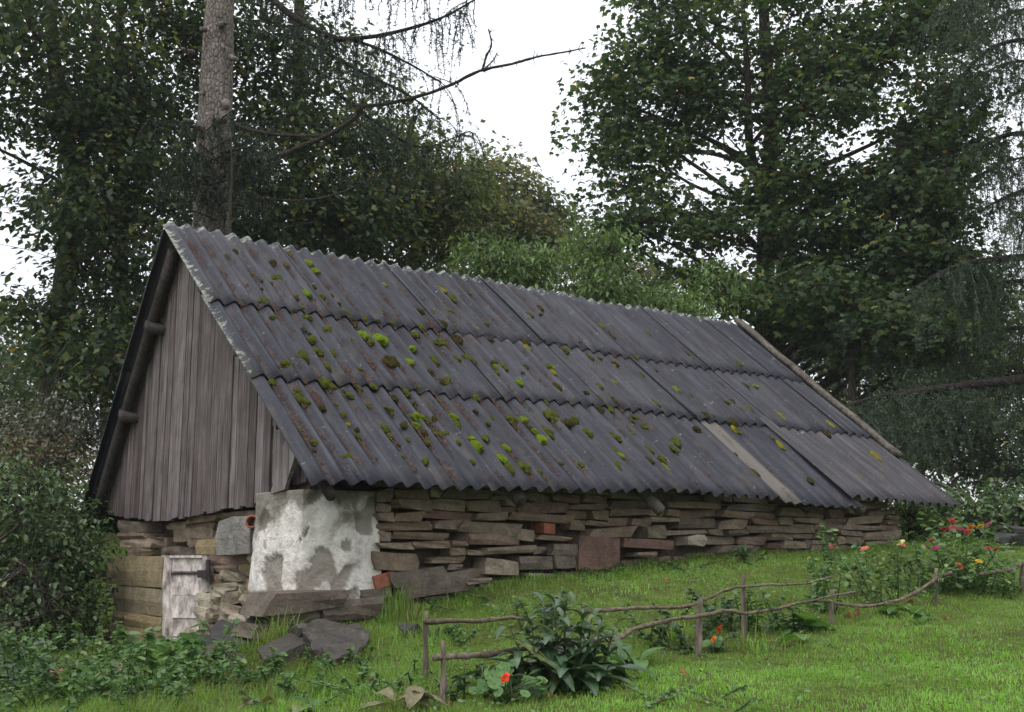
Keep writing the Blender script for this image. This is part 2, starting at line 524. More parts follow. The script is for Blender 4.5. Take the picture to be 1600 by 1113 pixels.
e2 = math_(n, l, 'MULTIPLY', math_(n, l, 'SUBTRACT', .06, au.outputs['Fac']), 3.2)                # towards the near verge, upper half
e2 = math_(n, l, 'MULTIPLY', math_(n, l, 'MAXIMUM', e2, 0.0), math_(n, l, 'MULTIPLY', math_(n, l, 'SUBTRACT', as_.outputs['Fac'], .8, True), 1.0))
ed = math_(n, l, 'MAXIMUM', math_(n, l, 'MAXIMUM', e1, e2), -0.05)
lf = ramp_out(n, l, math_(n, l, 'ADD', lich.outputs['Fac'], ed), [(.62, (0, 0, 0)), (.70, (.9, .9, .9))])
c = mix(n, l, lf, c, mix(n, l, fi.outputs['Fac'], (.19, .22, .17), (.36, .36, .33)))
rg = ramp_out(n, l, pa.outputs['Fac'], [(.35, (.42, .42, .42)), (.7, (.62, .62, .62))])
output(n, l, finish(n, l, c, rg, math_(n, l, 'ADD', fi.outputs['Fac'], math_(n, l, 'MULTIPLY', lf, .6)), .5, .005, .16))
M_SHEET = m
m2 = m.copy(); m2.name = 'fibre_cement_tan'

# ------------------------------------------------------------------ the cellar house
house = empty('stone_cellar', L(3.2, 2.0, -.6))
tag(house, 'low rubble stone cellar with mossy corrugated roof and weathered plank gable', 'building')

def prism(name, poly, a, b, mat, parent, frame):
    """poly: list of 2-D points swept between a and b; frame maps (p0,p1,t) to world"""
    nn = len(poly)
    v = [frame(p[0], p[1], a) for p in poly] + [frame(p[0], p[1], b) for p in poly]
    me = bpy.data.meshes.new(name)
    me.from_pydata([tuple(x) for x in v], [], [list(range(nn))[::-1], list(range(nn, 2 * nn))] + [[i, (i + 1) % nn, nn + (i + 1) % nn, nn + i] for i in range(nn)])
    bm = bmesh.new(); bm.from_mesh(me); bmesh.ops.recalc_face_normals(bm, faces=bm.faces); bm.to_mesh(me); bm.free()
    me.materials.append(mat)
    return link(bpy.data.objects.new(name, me), parent)
F_UZ = lambda u, z, v: L(u, v, z)     # profile in the long-wall plane, swept across
F_VZ = lambda v, z, u: L(u, v, z)     # profile in the gable plane, swept along

# --- stone block meshes shared by all the wall stones
def stone_mesh(name, seed, mat, rnd=.86, jit=.05):
    r = random.Random(seed)
    bm = bmesh.new()
    bmesh.ops.create_cube(bm, size=1.0)
    bmesh.ops.subdivide_edges(bm, edges=bm.edges[:], cuts=1, use_grid_fill=True)
    sx, sz = r.uniform(-.16, .16), r.uniform(-.10, .10)
    if rnd > .94 or jit < .04: sx, sz = sx * .2, sz * .2
    wz, wy = r.uniform(-.4, .4) * (1 if rnd < .94 and jit > .04 else .2), r.uniform(-.15, .15)
    for v in bm.verts:
        k = sum(abs(c) > .4 for c in v.co)
        f = (1, 1, .965, rnd)[k]
        v.co = Vector((v.co.x * (1 if k < 2 else f + .04), v.co.y * f, v.co.z * (1 if k < 2 else f)))
        v.co += Vector((r.uniform(-jit, jit) * .7, r.uniform(-jit, jit), r.uniform(-jit, jit) * 1.1))
        v.co.z *= 1 + wz * v.co.x
        v.co.y *= 1 + wy * v.co.x
        v.co.x += sx * v.co.z
        v.co.z += sz * v.co.x
    me = bpy.data.meshes.new(name)
    bm.to_mesh(me); bm.free()
    me.materials.append(mat)
    return me
def stone_set(mat, k=10, **kw):
    return [stone_mesh('stone', 100 * id_ + 17, mat, **kw) for id_ in range(k)]
SETS = {'s': stone_set(M_STONE, 16, rnd=.93, jit=.045), 'p': stone_set(M_PALE, 8), 'q': stone_set(M_QUOIN, 5, rnd=.93, jit=.02), 'g': stone_set(M_GREYBLOCK, 4, rnd=.93, jit=.03),
        'b': stone_set(M_SLAB, 6, rnd=.93, jit=.045), 'r': stone_set(M_RED, 3, rnd=.95, jit=.02), 'k': stone_set(M_BRICK, 2, rnd=.96, jit=.015)}
RS = random.Random(5)
def stone(parent, key, u, v, z, lx, dy, hz, along='u', roll=0.0, name='stone', yaw=0.0):
    o = bpy.data.objects.new(name, RS.choice(SETS[key]))
    o.location = L(u, v, z)
    o.scale = (lx, dy, hz)
    o.rotation_euler = (0, roll, (ROTZ_U if along == 'u' else ROTZ_U + PI / 2) + yaw)
    return link(o, parent)

# --- long wall
long_wall = prism('long_wall', [(.35, -1.15), (5.9, -.6), (5.9, -.02), (5.7, .14), (.35, .16)], .40, .80, M_CORE, house, F_UZ)
def wall_base(u):
    return np.interp(u, [0, .62, 1.13, 1.53, 2.2, 2.8, 3.8, 4.6, 5.7, 6.4], [-.80, -.73, -.64, -.545, -.515, -.45, -.37, -.363, -.29, -.26]) - .05
def px_stone(rect, key, vface=.27, depth=.26, along='side', parent=None, grow=.004, roll=0.0, name='stone'):
    x0, y0, x1, y1 = rect
    if along == 'side':
        ua, _ = hit_s(x0, (y0 + y1) / 2, vface); ub, _ = hit_s(x1, (y0 + y1) / 2, vface)
        _, za = hit_s((x0 + x1) / 2, y0, vface); _, zb = hit_s((x0 + x1) / 2, y1, vface)
        stone(parent or long_wall, key, (ua + ub) / 2, vface + depth / 2, (za + zb) / 2, abs(ub - ua) + grow, depth, za - zb + grow, 'u', roll, name)
        return min(ua, ub), max(ua, ub), zb, za
    va, _ = hit_g(x0, (y0 + y1) / 2, vface); vb, _ = hit_g(x1, (y0 + y1) / 2, vface)
    _, za = hit_g((x0 + x1) / 2, y0, vface); _, zb = hit_g((x0 + x1) / 2, y1, vface)
    stone(parent, key, vface + depth / 2, (va + vb) / 2, (za + zb) / 2, abs(vb - va) + grow, depth, za - zb + grow, 'v', roll, name)
# stones picked out one by one in the photograph
fixed = []
for rect, key, roll in (((905, 838, 970, 890), 'r', .0), ((850, 818, 869, 834), 'k', .05), ((586, 896, 620, 916), 'k', -.25), ((1075, 836, 1107, 853), 'p', 0), ((1012, 822, 1043, 842), 's', 0),
                        ((975, 843, 1054, 857), 'r', .03), ((585, 864, 656, 891), 's', .02), ((612, 890, 700, 913), 'b', -.12), ((625, 900, 745, 930), 'b', -.13), ((760, 875, 812, 899), 's', .05),
                        ((812, 870, 865, 890), 'b', .02), ((868, 868, 902, 888), 'b', -.03), ((722, 817, 814, 835), 's', .03), ((733, 835, 812, 851), 's', .02), ((864, 850, 905, 868), 'b', .03)):
    fixed.append(px_stone(rect, key, roll=roll, vface=.255))
# rubble fills the rest: lowest gap first
du = .02
cols = np.arange(.60, 5.95, du)
sky_ = wall_base(cols) - .02
top_ = np.interp(cols, [0, 5.6, 5.75, 5.95], [.17, .17, .08, -.06])
rs = random.Random(21)
guard = 0
while guard < 900:
    guard += 1
    gap = top_ - sky_
    i = int(np.argmin(np.where(gap > .02, sky_ - wall_base(cols) * .999, 9)))
    if gap[i] <= .02: break
    j0 = j1 = i
    while j0 > 0 and abs(sky_[j0 - 1] - sky_[i]) < .018 and gap[j0 - 1] > .02: j0 -= 1
    while j1 < len(cols) - 1 and abs(sky_[j1 + 1] - sky_[i]) < .018 and gap[j1 + 1] > .02: j1 += 1
    wmax = (j1 - j0 + 1)
    want = int(rs.choice([.12, .2, .26, .3, .36, .42, .54]) / du)
    if wmax > want + 5: j1 = j0 + want - 1
    elif wmax > want + 1 and rs.random() < .4: j1 = j0 + wmax // 2
    ua, ub = cols[j0] - du / 2, cols[j1] + du / 2
    zb = sky_[j0:j1 + 1].max()
    h = rs.choice([.031, .037, .043, .049, .056, .070]) * (1.12 if ub - ua > .2 else 1.0)
    if ub - ua < .07: h = min(h, .06)
    for jn in (j0 - 1, j1 + 1):
        if 0 <= jn < len(cols) and 0 < sky_[jn] - (zb + h) < .03: h = sky_[jn] - zb
    uc, zc = (ua + ub) / 2, zb + h / 2
    inside = any(a - .03 < uc < b + .03 and c - .02 < zc < d + .02 for a, b, c, d in fixed)
    if not inside and ub - ua > .045:
        key = rs.choices(['s', 'b', 'r', 'p'], [.80, .14, .03, .03])[0]
        prot = rs.gauss(0, .024)
        stone(long_wall, key, uc, .285 + prot + .13, zc, ub - ua - rs.uniform(0, .012), .26, max(h - rs.uniform(0, .009), .03), 'u', rs.gauss(0, .04), yaw=rs.gauss(0, .05))
    sky_[j0:j1 + 1] = zb + h

# --- gable wall with its door opening
gable_wall = prism('gable_wall', [(.80, -1.0), (1.85, -1.1), (1.85, -.36), (2.75, -.36), (2.75, -1.2), (3.9, -1.4), (3.9, -.02), (.80, -.02)], .36, .70, M_CORE, house, F_VZ)
def G2(x0, y0, x1, y1, key='s', face=.24, depth=.22, roll=0.0):
    k = 2.93
    px_stone((100 + x0 / k, 680 + y0 / k, 100 + x1 / k, 680 + y1 / k), key, face, depth, 'g', gable_wall, .012, roll)
for r_ in ((180, 555, 450, 692), (220, 696, 447, 815), (215, 820, 445, 878), (150, 880, 442, 966), (145, 970, 400, 1038)):
    G2(*r_, key='q', face=.17, depth=.34, roll=RS.gauss(0, .012))
for r_ in ((250, 398, 350, 446), (240, 448, 366, 476), (248, 478, 400, 512), (285, 515, 392, 553)):
    G2(*r_, key=RS.choice('ssp'), face=.19, depth=.26)
for r_ in ((258, 380, 300, 398), (395, 515, 465, 552), (395, 470, 460, 512), (500, 428, 576, 486), (545, 425, 672, 470), (570, 474, 690, 512), (475, 512, 526, 548), (526, 520, 605, 550), (470, 400, 560, 428), (580, 395, 690, 425), (190, 700, 218, 716), (192, 722, 218, 742)):
    G2(*r_, key=RS.choice('sssb'), face=.27)
G2(600, 480, 692, 546, 'q', .22); G2(690, 378, 852, 552, 'g', .10, .34, .02)
for r_ in ((668, 545, 852, 592), (680, 592, 792, 627), (790, 595, 882, 642), (882, 602, 928, 652), (785, 660, 897, 716), (590, 680, 677, 719)):
    G2(*r_, key=RS.choice('qsp'), face=.22)
G2(842, 550, 924, 594, 'p', .16)
for r_ in ((715, 630, 802, 666), (680, 680, 786, 711), (670, 640, 716, 681), (600, 724, 661, 787), (660, 736, 722, 772), (725, 718, 792, 778), (640, 775, 707, 817), (705, 778, 792, 817), (590, 790, 641, 852), (640, 820, 672, 857), (800, 735, 892, 792),
           (680, 816, 752, 852), (750, 820, 822, 872), (588, 855, 627, 887), (640, 860, 682, 892), (812, 795, 870, 842), (670, 713, 727, 737), (792, 718, 850, 738), (850, 716, 925, 745), (600, 890, 680, 930), (690, 855, 760, 890), (560, 900, 620, 940), (790, 690, 800, 735)):
    G2(*r_, key=RS.choice('ppps'), face=.185 + RS.uniform(-.03, .03), roll=RS.gauss(0, .06))
for r_ in ((700, 352, 930, 374), (560, 372, 690, 396)):
    G2(*r_, key='s', face=.24)

# clay pipe in the wall beside the cut block
va, za = hit_g(393, 815, .07)
g = Geo()
an = np.linspace(0, 2 * PI, 20, endpoint=False)
ax_ = unit(U * .55 + V * .80 - ZV * .10); sx_ = unit(np.cross(ax_, ZV)); sz_ = np.cross(sx_, ax_)
c0 = L(.07, va, za)
vv = np.concatenate([np.array([c0 + ax_ * dd + sx_ * math.cos(t) * rr + sz_ * math.sin(t) * rr for t in an]) for rr, dd in ((.030, .22), (.030, .004), (.034, 0), (.042, .004), (.042, .06), (.036, .07), (.036, .24))])
qf = np.array([[a * 20 + b, a * 20 + (b + 1) % 20, (a + 1) * 20 + (b + 1) % 20, (a + 1) * 20 + b] for a in range(6) for b in range(20)])
g.add(vv, qf); g.build('clay_pipe', M_TERRA, house, True)

# door: frame, planks, latch bar and lock case
door = prism('door', [hit_g(262, 868, .23), hit_g(322, 868, .23), hit_g(322, 1008, .23), hit_g(262, 1008, .23)], .232, .26, M_DOOR, house, F_VZ)
def gbox(name, px0, py0, px1, py1, ua, ub, mat, parent):
    return prism(name, [hit_g(px0, py0, ua), hit_g(px1, py0, ua), hit_g(px1, py1, ua), hit_g(px0, py1, ua)], ua, ub, mat, parent, F_VZ)
gbox('frame_post', 253, 868, 263, 1004, .178, .26, M_DOOR, door)
gbox('frame_post', 316, 870, 323, 925, .195, .25, M_DOOR, door)
gbox('frame_head', 263.3, 868, 315.7, 872, .19, .26, M_DOOR, door)
for (y0, y1) in ((872.5, 893), (896.5, 930), (930.6, 966), (966.5, 1006)):
    gbox('door_board', 263.6, y0, 315.6, y1, .212 + RS.uniform(-.004, .004), .231, M_DOOR, door)
gbox('latch_bar', 262, 895.4, 312, 898, .198, .208, M_IRON, door)
gbox('lock_case', 308, 891, 323, 903, .175, .20, M_IRON, door)
gbox('dark_jamb', 321.5, 875, 326, 908, .18, .194, M_IRON, door)  # dark right jamb of the door opening, drawn in the iron material

# plastered corner pier
def pier_mesh():
    u0, u1, v0, v1, z0, z1 = .10, .60, .31, .92, -.70, .02
    bm = bmesh.new()
    bmesh.ops.create_cube(bm, size=1.0)
    bmesh.ops.subdivide_edges(bm, edges=bm.edges[:], cuts=44, use_grid_fill=True)
    co = np.array([v.co[:] for v in bm.verts])
    rad = .46
    q = co.copy()
    # round the vertical corner
    for k in range(len(q)):
        x, y = q[k, 0], q[k, 1]
        m_ = max(abs(x), abs(y)); r_ = math.hypot(x, y)
        s = (1 - .16) + .16 * m_ / (r_ + 1e-6) if r_ > 0 else 1
        q[k, 0] *= s; q[k, 1] *= s
    zt = q[:, 2] + .5
    w = 1.0 + .10 * (1 - zt) ** 1.6
    P = np.stack([(u0 + u1) / 2 + q[:, 0] * (u1 - u0) * 1.05 * w, (v0 + v1) / 2 + q[:, 1] * (v1 - v0) * 1.05 * w, z0 + zt * (z1 - z0)], -1)
    d = np.stack([co[:, 0], co[:, 1], 0 * co[:, 0]], -1)
    d = unit(d)
    nz = .026 * fnoise(P, 41, 2, 2.2) + .006 * fnoise(P, 42, 3, 11.0)
    nz += -.010 * (fnoise(P, 43, 2, 5.5) > .5)             # plaster fallen away
    chip = (fnoise(P, 43, 2, 5.5) > .5) | (fnoise(P * np.array([1, 1, 1.6]), 44, 3, 4.0) > .58) | ((P[:, 2] < -.58) & (fnoise(P, 45, 2, 6.0) > -.1))
    P += d * nz[:, None]
    P -= d * (.010 * chip)[:, None]
    for v, p in zip(bm.verts, P):
        v.co = Vector(L(*p))
    me = bpy.data.meshes.new('plaster_pier'); bm.to_mesh(me); bm.free()
    bm = bmesh.new(); bm.from_mesh(me); bmesh.ops.recalc_face_normals(bm, faces=bm.faces); bm.to_mesh(me); bm.free()
    me.materials.append(M_PLASTER)
    ca = me.attributes.new('chip', 'FLOAT', 'POINT'); ca.data.foreach_set('value', chip.astype(np.float32))
    for p in me.polygons: p.use_smooth = True
    return link(bpy.data.objects.new('plaster_pier', me), house)
pier = pier_mesh()
prism('pier_head', [(.40, -.05), (1.0, -.05), (1.0, .42), (.62, .34), (.40, .20)], .20, .58, M_CORE, house, F_VZ)
pier['label'] = 'crumbling white lime plaster on the corner pier'
for rect, key, roll, vf, dep in (((420, 926, 545, 955), 'b', -.06, .16, .34), ((511, 938, 598, 955), 'b', -.04, .22, .3), ((505, 950, 601, 968), 'b', .0, .20, .3), ((430, 955, 500, 976), 'b', .05, .20, .3), ((565, 922, 603, 940), 'b', .0, .25, .2), ((400, 975, 470, 1000), 'b', .08, .22, .3), ((500, 968, 600, 988), 's', .0, .24, .3)):
    px_stone(rect, key, vf, dep, 'side', pier, .01, roll, 'stone')

# the walls turned away from the photograph, plain rubble
prism('rear_wall', [(.45, -1.3), (5.78, -.9), (5.78, -.02), (.45, -.02)], 3.55, 3.9, M_CORE, house, F_UZ)
prism('end_wall', [(.80, -.9), (3.55, -.9), (3.55, 1.0), (RV, 1.85), (.80, .55)], 5.5, 5.78, M_CORE, house, F_VZ)

# --- gable boarding
LM = (RZ - .07) / (4.05 - RV)                        # pitch of the short slope
def under_roof(v):
    return (RZ / RV * v if v < RV else RZ - LM * (v - RV)) - .075
gb = prism('gable_backing', [(.50, .22), (.50, .30), (RV, RZ - .16), (3.86, .18), (3.86, .03), (1.5, .03)], .215, .24, M_BACK, house, F_VZ)
bot = np.array([hit_g(x, y, .17) for x, y in ((165, 806), (195, 809), (217, 813), (240, 814), (264, 813), (291, 809), (318, 802), (348, 796), (385, 794), (405, 786), (440, 783))])
bo = np.argsort(bot[:, 0]); bot = bot[bo]
v_ = .40
rb = random.Random(3)
while v_ < 3.93:
    w = rb.choice([.07, .085, .10, .115, .13])
    if v_ + w > 3.90: w = 3.93 - v_
    if w < .03: break
    a, b = v_ + .002, v_ + w - rb.uniform(.003, .009)
    zb = np.interp((a + b) / 2, bot[:, 0], bot[:, 1]) + rb.gauss(0, .006)
    if v_ < .8: zb = .05 + rb.uniform(0, .04)
    sk = rb.gauss(0, .005)
    pts = [(a + sk, zb), (b + sk, zb + rb.gauss(0, .004))]
    pts += [(b, under_roof(b))]
    if a < RV < b: pts += [(RV, under_roof(RV))]
    pts += [(a, under_roof(a))]
    if zb < min(under_roof(a), under_roof(b)) - .03:
        uo = .17 + rb.uniform(-.008, .008)
        prism('board', pts, uo, uo + .024, M_BOARD, gb, F_VZ)
    v_ += w
# the loose board hanging at the corner of the gable
va, za = hit_g(430, 772, .10); vb, zb = hit_g(452, 690, .10)
prism('loose_board', [(va + .05, za), (va - .14, za + .02), (vb - .16, zb), (vb + .03, zb + .03)], .09, .115, M_BOARD, gb, F_VZ)
prism('sill_plate', [(.75, -.02), (3.9, -.02), (3.9, .03), (.75, .03)], .30, .42, M_LOG, house, F_VZ)
for v_e in (.6, 1.25, 1.9):      # batten ends under the verge
    prism('batten_end', [(v_e, under_roof(v_e) + .035), (v_e + .05, under_roof(v_e + .05) + .03), (v_e + .05, under_roof(v_e) + .0), (v_e, under_roof(v_e) - .03)], .06, .30, M_TAIL, house, F_VZ)

# --- roof
def bow(u, s):
    t = np.clip(u / 6.4, 0, 1)
    return .05 * np.sin(PI * t) * np.clip(1 - s / SL, 0, 1) + .010 * np.sin(u * 2.3 + 1) + .006 * np.sin(u * 5.1 + s * 2)
def roof_pt(u, s, off):
    u = np.asarray(u, float); s = np.asarray(s, float); off = np.asarray(off, float)
    return E0 + u[..., None] * U + s[..., None] * SD + off[..., None] * SN + bow(u, s)[..., None] * ZV
PITCHW, AMP = .125, .020
roof = prism('roof', [(.36, .245), (RV, RZ - .055), (3.95, .10), (3.95, .06), (RV, RZ - .10), (.36, .20)], .14, LEN - .12, M_BACK, house, F_VZ)  # includes a dark backing deck added beneath the sheets to block light
roof['label'] = 'dark backing deck added under the corrugated sheets to block light'
RR = random.Random(14)
def sheet(u0, u1, s0, s1, drop=0.0, lift=0.0, tan=False, slope='r', amp=AMP, parent=roof, ragged=.006, edge=0.0):
    nu = max(8, int((u1 - u0) / PITCHW * 12)); ns = 7
    uu = np.linspace(u0, u1, nu + 1); ss = np.linspace(s0 - drop, s1, ns + 1)
    UU, SS = np.meshgrid(uu, ss)
    r1, r2 = RR.uniform(-.003, .003), RR.uniform(-.004, .004)
    rag = fnoise(np.stack([uu * 6, uu * 0 + RR.random() * 9, uu * 0], -1), 5, 2, 2.0) * ragged
    SS = SS + rag[None, :] * (SS < s0 - drop + .01)
    t = (SS - s0) / (s1 - s0)
    w = -np.cos(2 * PI * UU / PITCHW)
    off = amp * w + .015 * (1 - t) + r1 + r2 * (UU - u0) / (u1 - u0) + lift * (1 - t) + .018 + edge * np.clip(1 - (UU - u0) / .22, 0, 1)
    if slope == 'r':
        top = roof_pt(UU, SS, off); botm = roof_pt(UU, SS, off - .007)
    else:
        sl = math.hypot(4.25 - RV, LM * (4.25 - RV)); sd = (V * (RV - 4.25) + ZV * LM * (4.25 - RV)) / sl; sn = np.cross(-U, sd)
        b0 = L(0, 4.25, RZ - LM * (4.25 - RV))
        f_ = lambda o: b0 + UU[..., None] * U + SS[..., None] * sd + o[..., None] * sn
        top = f_(off); botm = f_(off - .007)
    nv = top.reshape(-1, 3).shape[0]
    verts = np.concatenate([top.reshape(-1, 3), botm.reshape(-1, 3)])
    i = (np.arange(ns)[:, None] * (nu + 1) + np.arange(nu)[None, :]).ravel()
    q1 = np.stack([i, i + 1, i + nu + 2, i + nu + 1], -1); q2 = q1[:, ::-1] + nv
    rim = list(range(nu + 1)) + [k * (nu + 1) + nu for k in range(1, ns + 1)] + [ns * (nu + 1) + k for k in range(nu - 1, -1, -1)] + [k * (nu + 1) for k in range(ns - 1, 0, -1)]
    rim = np.array(rim); rn = np.roll(rim, -1)
    q3 = np.stack([rim, rim + nv, rn + nv, rn], -1)
    if slope != 'r': q1, q2, q3 = q1[:, ::-1], q2[:, ::-1], q3[:, ::-1]
    at_ = {'ru': np.tile(UU.ravel(), 2), 'rs': np.tile(SS.ravel(), 2) if slope == 'r' else np.zeros(2 * nv), 'rw': np.tile(w.ravel(), 2)}
    o = mesh_np('sheet', verts, [q1, q2, q3], M_SHEET_TAN if tan else M_SHEET, parent, at_, smooth=False)
    o.data.polygons.foreach_set('use_smooth', np.concatenate([np.ones(len(q1) * 2, bool), np.zeros(len(q3), bool)]))
    return o
# tan stained variant: a bare buff strip beside the side lap
M_SHEET_TAN = m2
tn = m2.node_tree; pb = [x for x in tn.nodes if x.type == 'BSDF_PRINCIPLED'][0]
src = pb.inputs['Base Color'].links[0].from_socket
auN = [x for x in tn.nodes if x.type == 'ATTRIBUTE' and x.attribute_name == 'ru'][0]
ft = ramp_out(tn.nodes, tn.links, math_(tn.nodes, tn.links, 'MULTIPLY', math_(tn.nodes, tn.links, 'SUBTRACT', auN.outputs['Fac'], 3.95), 1.0), [(.25, (.75, .75, .75)), (.31, (0, 0, 0))])
tn.links.new(mix(tn.nodes, tn.links, ft, src, (.15, .135, .115)), pb.inputs['Base Color'])
edges_t = [0, .93, 1.92, 2.93, 3.93, 4.93, 5.90, LEN]
edges_m = [0, .97, 1.95, 2.95, 3.92, 4.95, 5.93, LEN]
for k in range(7):
    lp = .055
    sheet(edges_t[k], edges_t[k + 1] + (lp if k < 6 else 0), 2.09 + RR.uniform(-.006, .006), SL + .015 + RR.uniform(-.01, .01), lift=RR.uniform(0, .004), edge=(0, .005, .016, .013, .006, .008, .012)[k])
    sheet(edges_m[k], edges_m[k + 1] + (lp if k < 6 else 0), 1.11 + RR.uniform(-.006, .006), 2.23, lift=RR.uniform(0, .004), edge=(0, .004, .006, .007, .016, .008, .008)[k])
edges_b = [0, 1.0, 1.98, 2.97, 3.95]
for k in range(4):
    sheet(edges_b[k], edges_b[k + 1] + (.05 if k < 3 else 0), .0 + RR.uniform(-.008, .008), 1.25, lift=RR.uniform(0, .004), edge=(0, .004, .006, .009)[k])
sheet(4.02, 4.98, .02, 1.25, drop=.05, lift=-.016, tan=True, amp=.012)
sheet(4.88, LEN, .02, 1.25, lift=.022, drop=-.01, ragged=.012, edge=.022)
for k in range(7):
    sheet(edges_m[k], edges_m[k + 1] + (.05 if k < 6 else 0), 1.45, math.hypot(4.25 - RV, LM * (4.25 - RV)) - .02, slope='l')
    sheet(edges_m[k], edges_m[k + 1] + (.05 if k < 6 else 0), .0, 1.58, slope='l')
# verge board lying on the far edge
vb0 = roof_pt(np.array([LEN - .0] * 2), np.array([SL + .03, .78]), np.array([.075, .075]))
g = Geo()
pth = roof_pt(np.full(12, LEN - .02), np.linspace(SL + .02, .80, 12), .062 + .006 * np.sin(np.arange(12) * 1.7))
w2, h2 = .045, .022
vv, ff = [], []
for p in pth:
    for a, b in ((-w2, -h2), (w2, -h2), (w2, h2), (-w2, h2)):
        vv.append(p + U * a + SN * b)
for i in range(11):
    for j in range(4):
        ff.append((i * 4 + j, i * 4 + (j + 1) % 4, i * 4 + 4 + (j + 1) % 4, i * 4 + 4 + j))
ff += [(3, 2, 1, 0), (44, 45, 46, 47)]
g.add(np.array(vv), np.array(ff)); g.build('verge_board', M_VERGE, roof)

# log rafters showing at the eave, and the pole along the short rake
def log(name, pts, r, mat, parent, sides=10, rough=.04):
    g = Geo(); add_tube(g, pts, r, sides, rough=rough); return g.build(name, mat, parent, True)
for px, py, r_ in ((812, 783, .046), (1030, 799, .046), (1262, 797, .036), (1346, 799, .042), (517, 776, .035)):
    u_, z_ = hit_s(px, py, .06)
    p0 = L(u_, .05, z_); 
    log('rafter_tail', np.array([p0, p0 + SD * .25, p0 + SD * .8 - ZV * .02]), [r_, r_ * 1.05, r_ * 1.05], M_TAIL if px in (1030, 1346) else M_LOG, house, 8, .16)
def lrake(s_, off, u):     # point under the short slope: s_ from eave, off below the sheets
    sl = math.hypot(4.25 - RV, LM * (4.25 - RV)); sd = (V * (RV - 4.25) + ZV * LM * (4.25 - RV)) / sl; sn = np.cross(-U, sd)
    return L(0, 4.25, RZ - LM * (4.25 - RV)) + U * u + sd * s_ - sn * off
log('rake_pole', np.array([lrake(a, .07, .10) for a in np.linspace(.1, 2.72, 7)]), .04, M_BACK, house, 12)
for a in (2.08, 1.27):
    c0 = lrake(a, .08, .05)
    gm = Geo()
    sl = math.hypot(4.25 - RV, LM * (4.25 - RV)); sd = (V * (RV - 4.25) + ZV * LM * (4.25 - RV)) / sl; sn = np.cross(-U, sd)
    cs = [c0 + U * x + sd * y + sn * z for x in (-.01, .5) for y, z in ((-.03, -.11), (.03, -.11), (.03, .0), (-.03, .0))]
    gm.add(np.array(cs), np.array([(0, 1, 2, 3), (7, 6, 5, 4), (0, 4, 5, 1), (1, 5, 6, 2), (2, 6, 7, 3), (3, 7, 4, 0)])); gm.build('purlin_end', M_BACK, house)

# ------------------------------------------------------------------ moss cushions on the roof
def moss_mat(name, c0, c1, c2):
    m, n, l = new_mat(name)
    pos = geo_pos(n)
    k1 = noise(n, l, pos, 45, 4, .7); k2 = noise(n, l, pos, 420, 3, .7)
    c = ramp_out(n, l, k1.outputs['Fac'], [(.3, c0), (.52, c1), (.75, c2)])
    c = mix(n, l, 1.0, c, ramp_out(n, l, k2.outputs['Fac'], [(.3, (.45, .45, .4)), (.7, (1.45, 1.45, 1.3))]), 'MULTIPLY')
    output(n, l, finish(n, l, c, 1.0, math_(n, l, 'ADD', k1.outputs['Fac'], k2.outputs['Fac']), 1.0, .012, .05))
    return m
MOSS = {'b': moss_mat('bright_moss', (.09, .13, .012), (.16, .24, .018), (.23, .33, .03)),
        'o': moss_mat('olive_moss', (.05, .05, .012), (.095, .11, .02), (.15, .17, .03)),
        'd': moss_mat('brown_moss', (.035, .026, .012), (.065, .055, .02), (.10, .10, .025)),
        'y': moss_mat('yellow_moss', (.12, .11, .012), (.22, .21, .02), (.30, .29, .035))}
def moss_mesh(key, seed):
    bm = bmesh.new()
    bmesh.ops.create_icosphere(bm, subdivisions=3, radius=.5)
    co = np.array([v.co[:] for v in bm.verts])
    d = 1 + .30 * fnoise(co, seed, 2, 2.0) + .15 * fnoise(co, seed + 1, 2, 7.0)
    co = co * d[:, None] + np.random.default_rng(seed).normal(size=co.shape) * .022
    co[:, 2] = np.where(co[:, 2] < -.12, -.12, co[:, 2])
    for v, p in zip(bm.verts, co): v.co = Vector(p)
    me = bpy.data.meshes.new('moss_cushion'); bm.to_mesh(me); bm.free()
    me.materials.append(MOSS[key])
    me.polygons.foreach_set('use_smooth', np.ones(len(me.polygons), bool))
    return me
MOSSM = {k: [moss_mesh(k, 30 + 7 * i + ord(k)) for i in range(4)] for k in MOSS}
BM = Matrix((Vector(U), Vector(SD), Vector(SN))).transposed()
MWORD = {'b': 'bright green moss cushion', 'o': 'olive moss cushion', 'd': 'brown moss tuft', 'y': 'flat yellow moss patch'}
rm = random.Random(77)
MOSS_AT = []
def moss(px, py, size_px, key, stretch=None):
    u_, s_ = hit_r(px, py)
    if not (0.02 < u_ < LEN - .05 and .03 < s_ < SL - .02): return
    if rm.random() < .7:
        u_ = round(u_ / PITCHW) * PITCHW + rm.gauss(0, .012)
    P = roof_pt(np.array(u_), np.array(s_), np.array(-.35 * AMP * math.cos(2 * PI * u_ / PITCHW) + .022 + .008))
    d = size_px * P[1] / 1837.0
    o = bpy.data.objects.new('moss_cushion', rm.choice(MOSSM[key]))
    R = BM.to_4x4() @ Matrix.Rotation(rm.gauss(0, .35), 4, 'Z')
    st = stretch or rm.uniform(1.0, 1.5)
    o.matrix_world = Matrix.Translation(Vector(P)) @ R @ Matrix.Diagonal((d * rm.uniform(.85, 1.05), d * st, min(d, .10) * (rm.uniform(.62, .9) if key != 'y' else .35), 1))
    COL.objects.link(o)
    part_ = ('top' if s_ > 2.1 else 'middle' if s_ > 1.12 else 'bottom') + ' row of roof sheets, ' + ('plank gable end' if u_ < 2.1 else 'mid length' if u_ < 4.2 else 'verge board end')
    big_ = 'large ' if d > .062 else 'small ' if d < .04 else ''
    lab_ = big_ + MWORD[key] + ' on the ' + part_
    tag(o, lab_, 'moss', lab_)
    MOSS_AT.append((u_, s_))
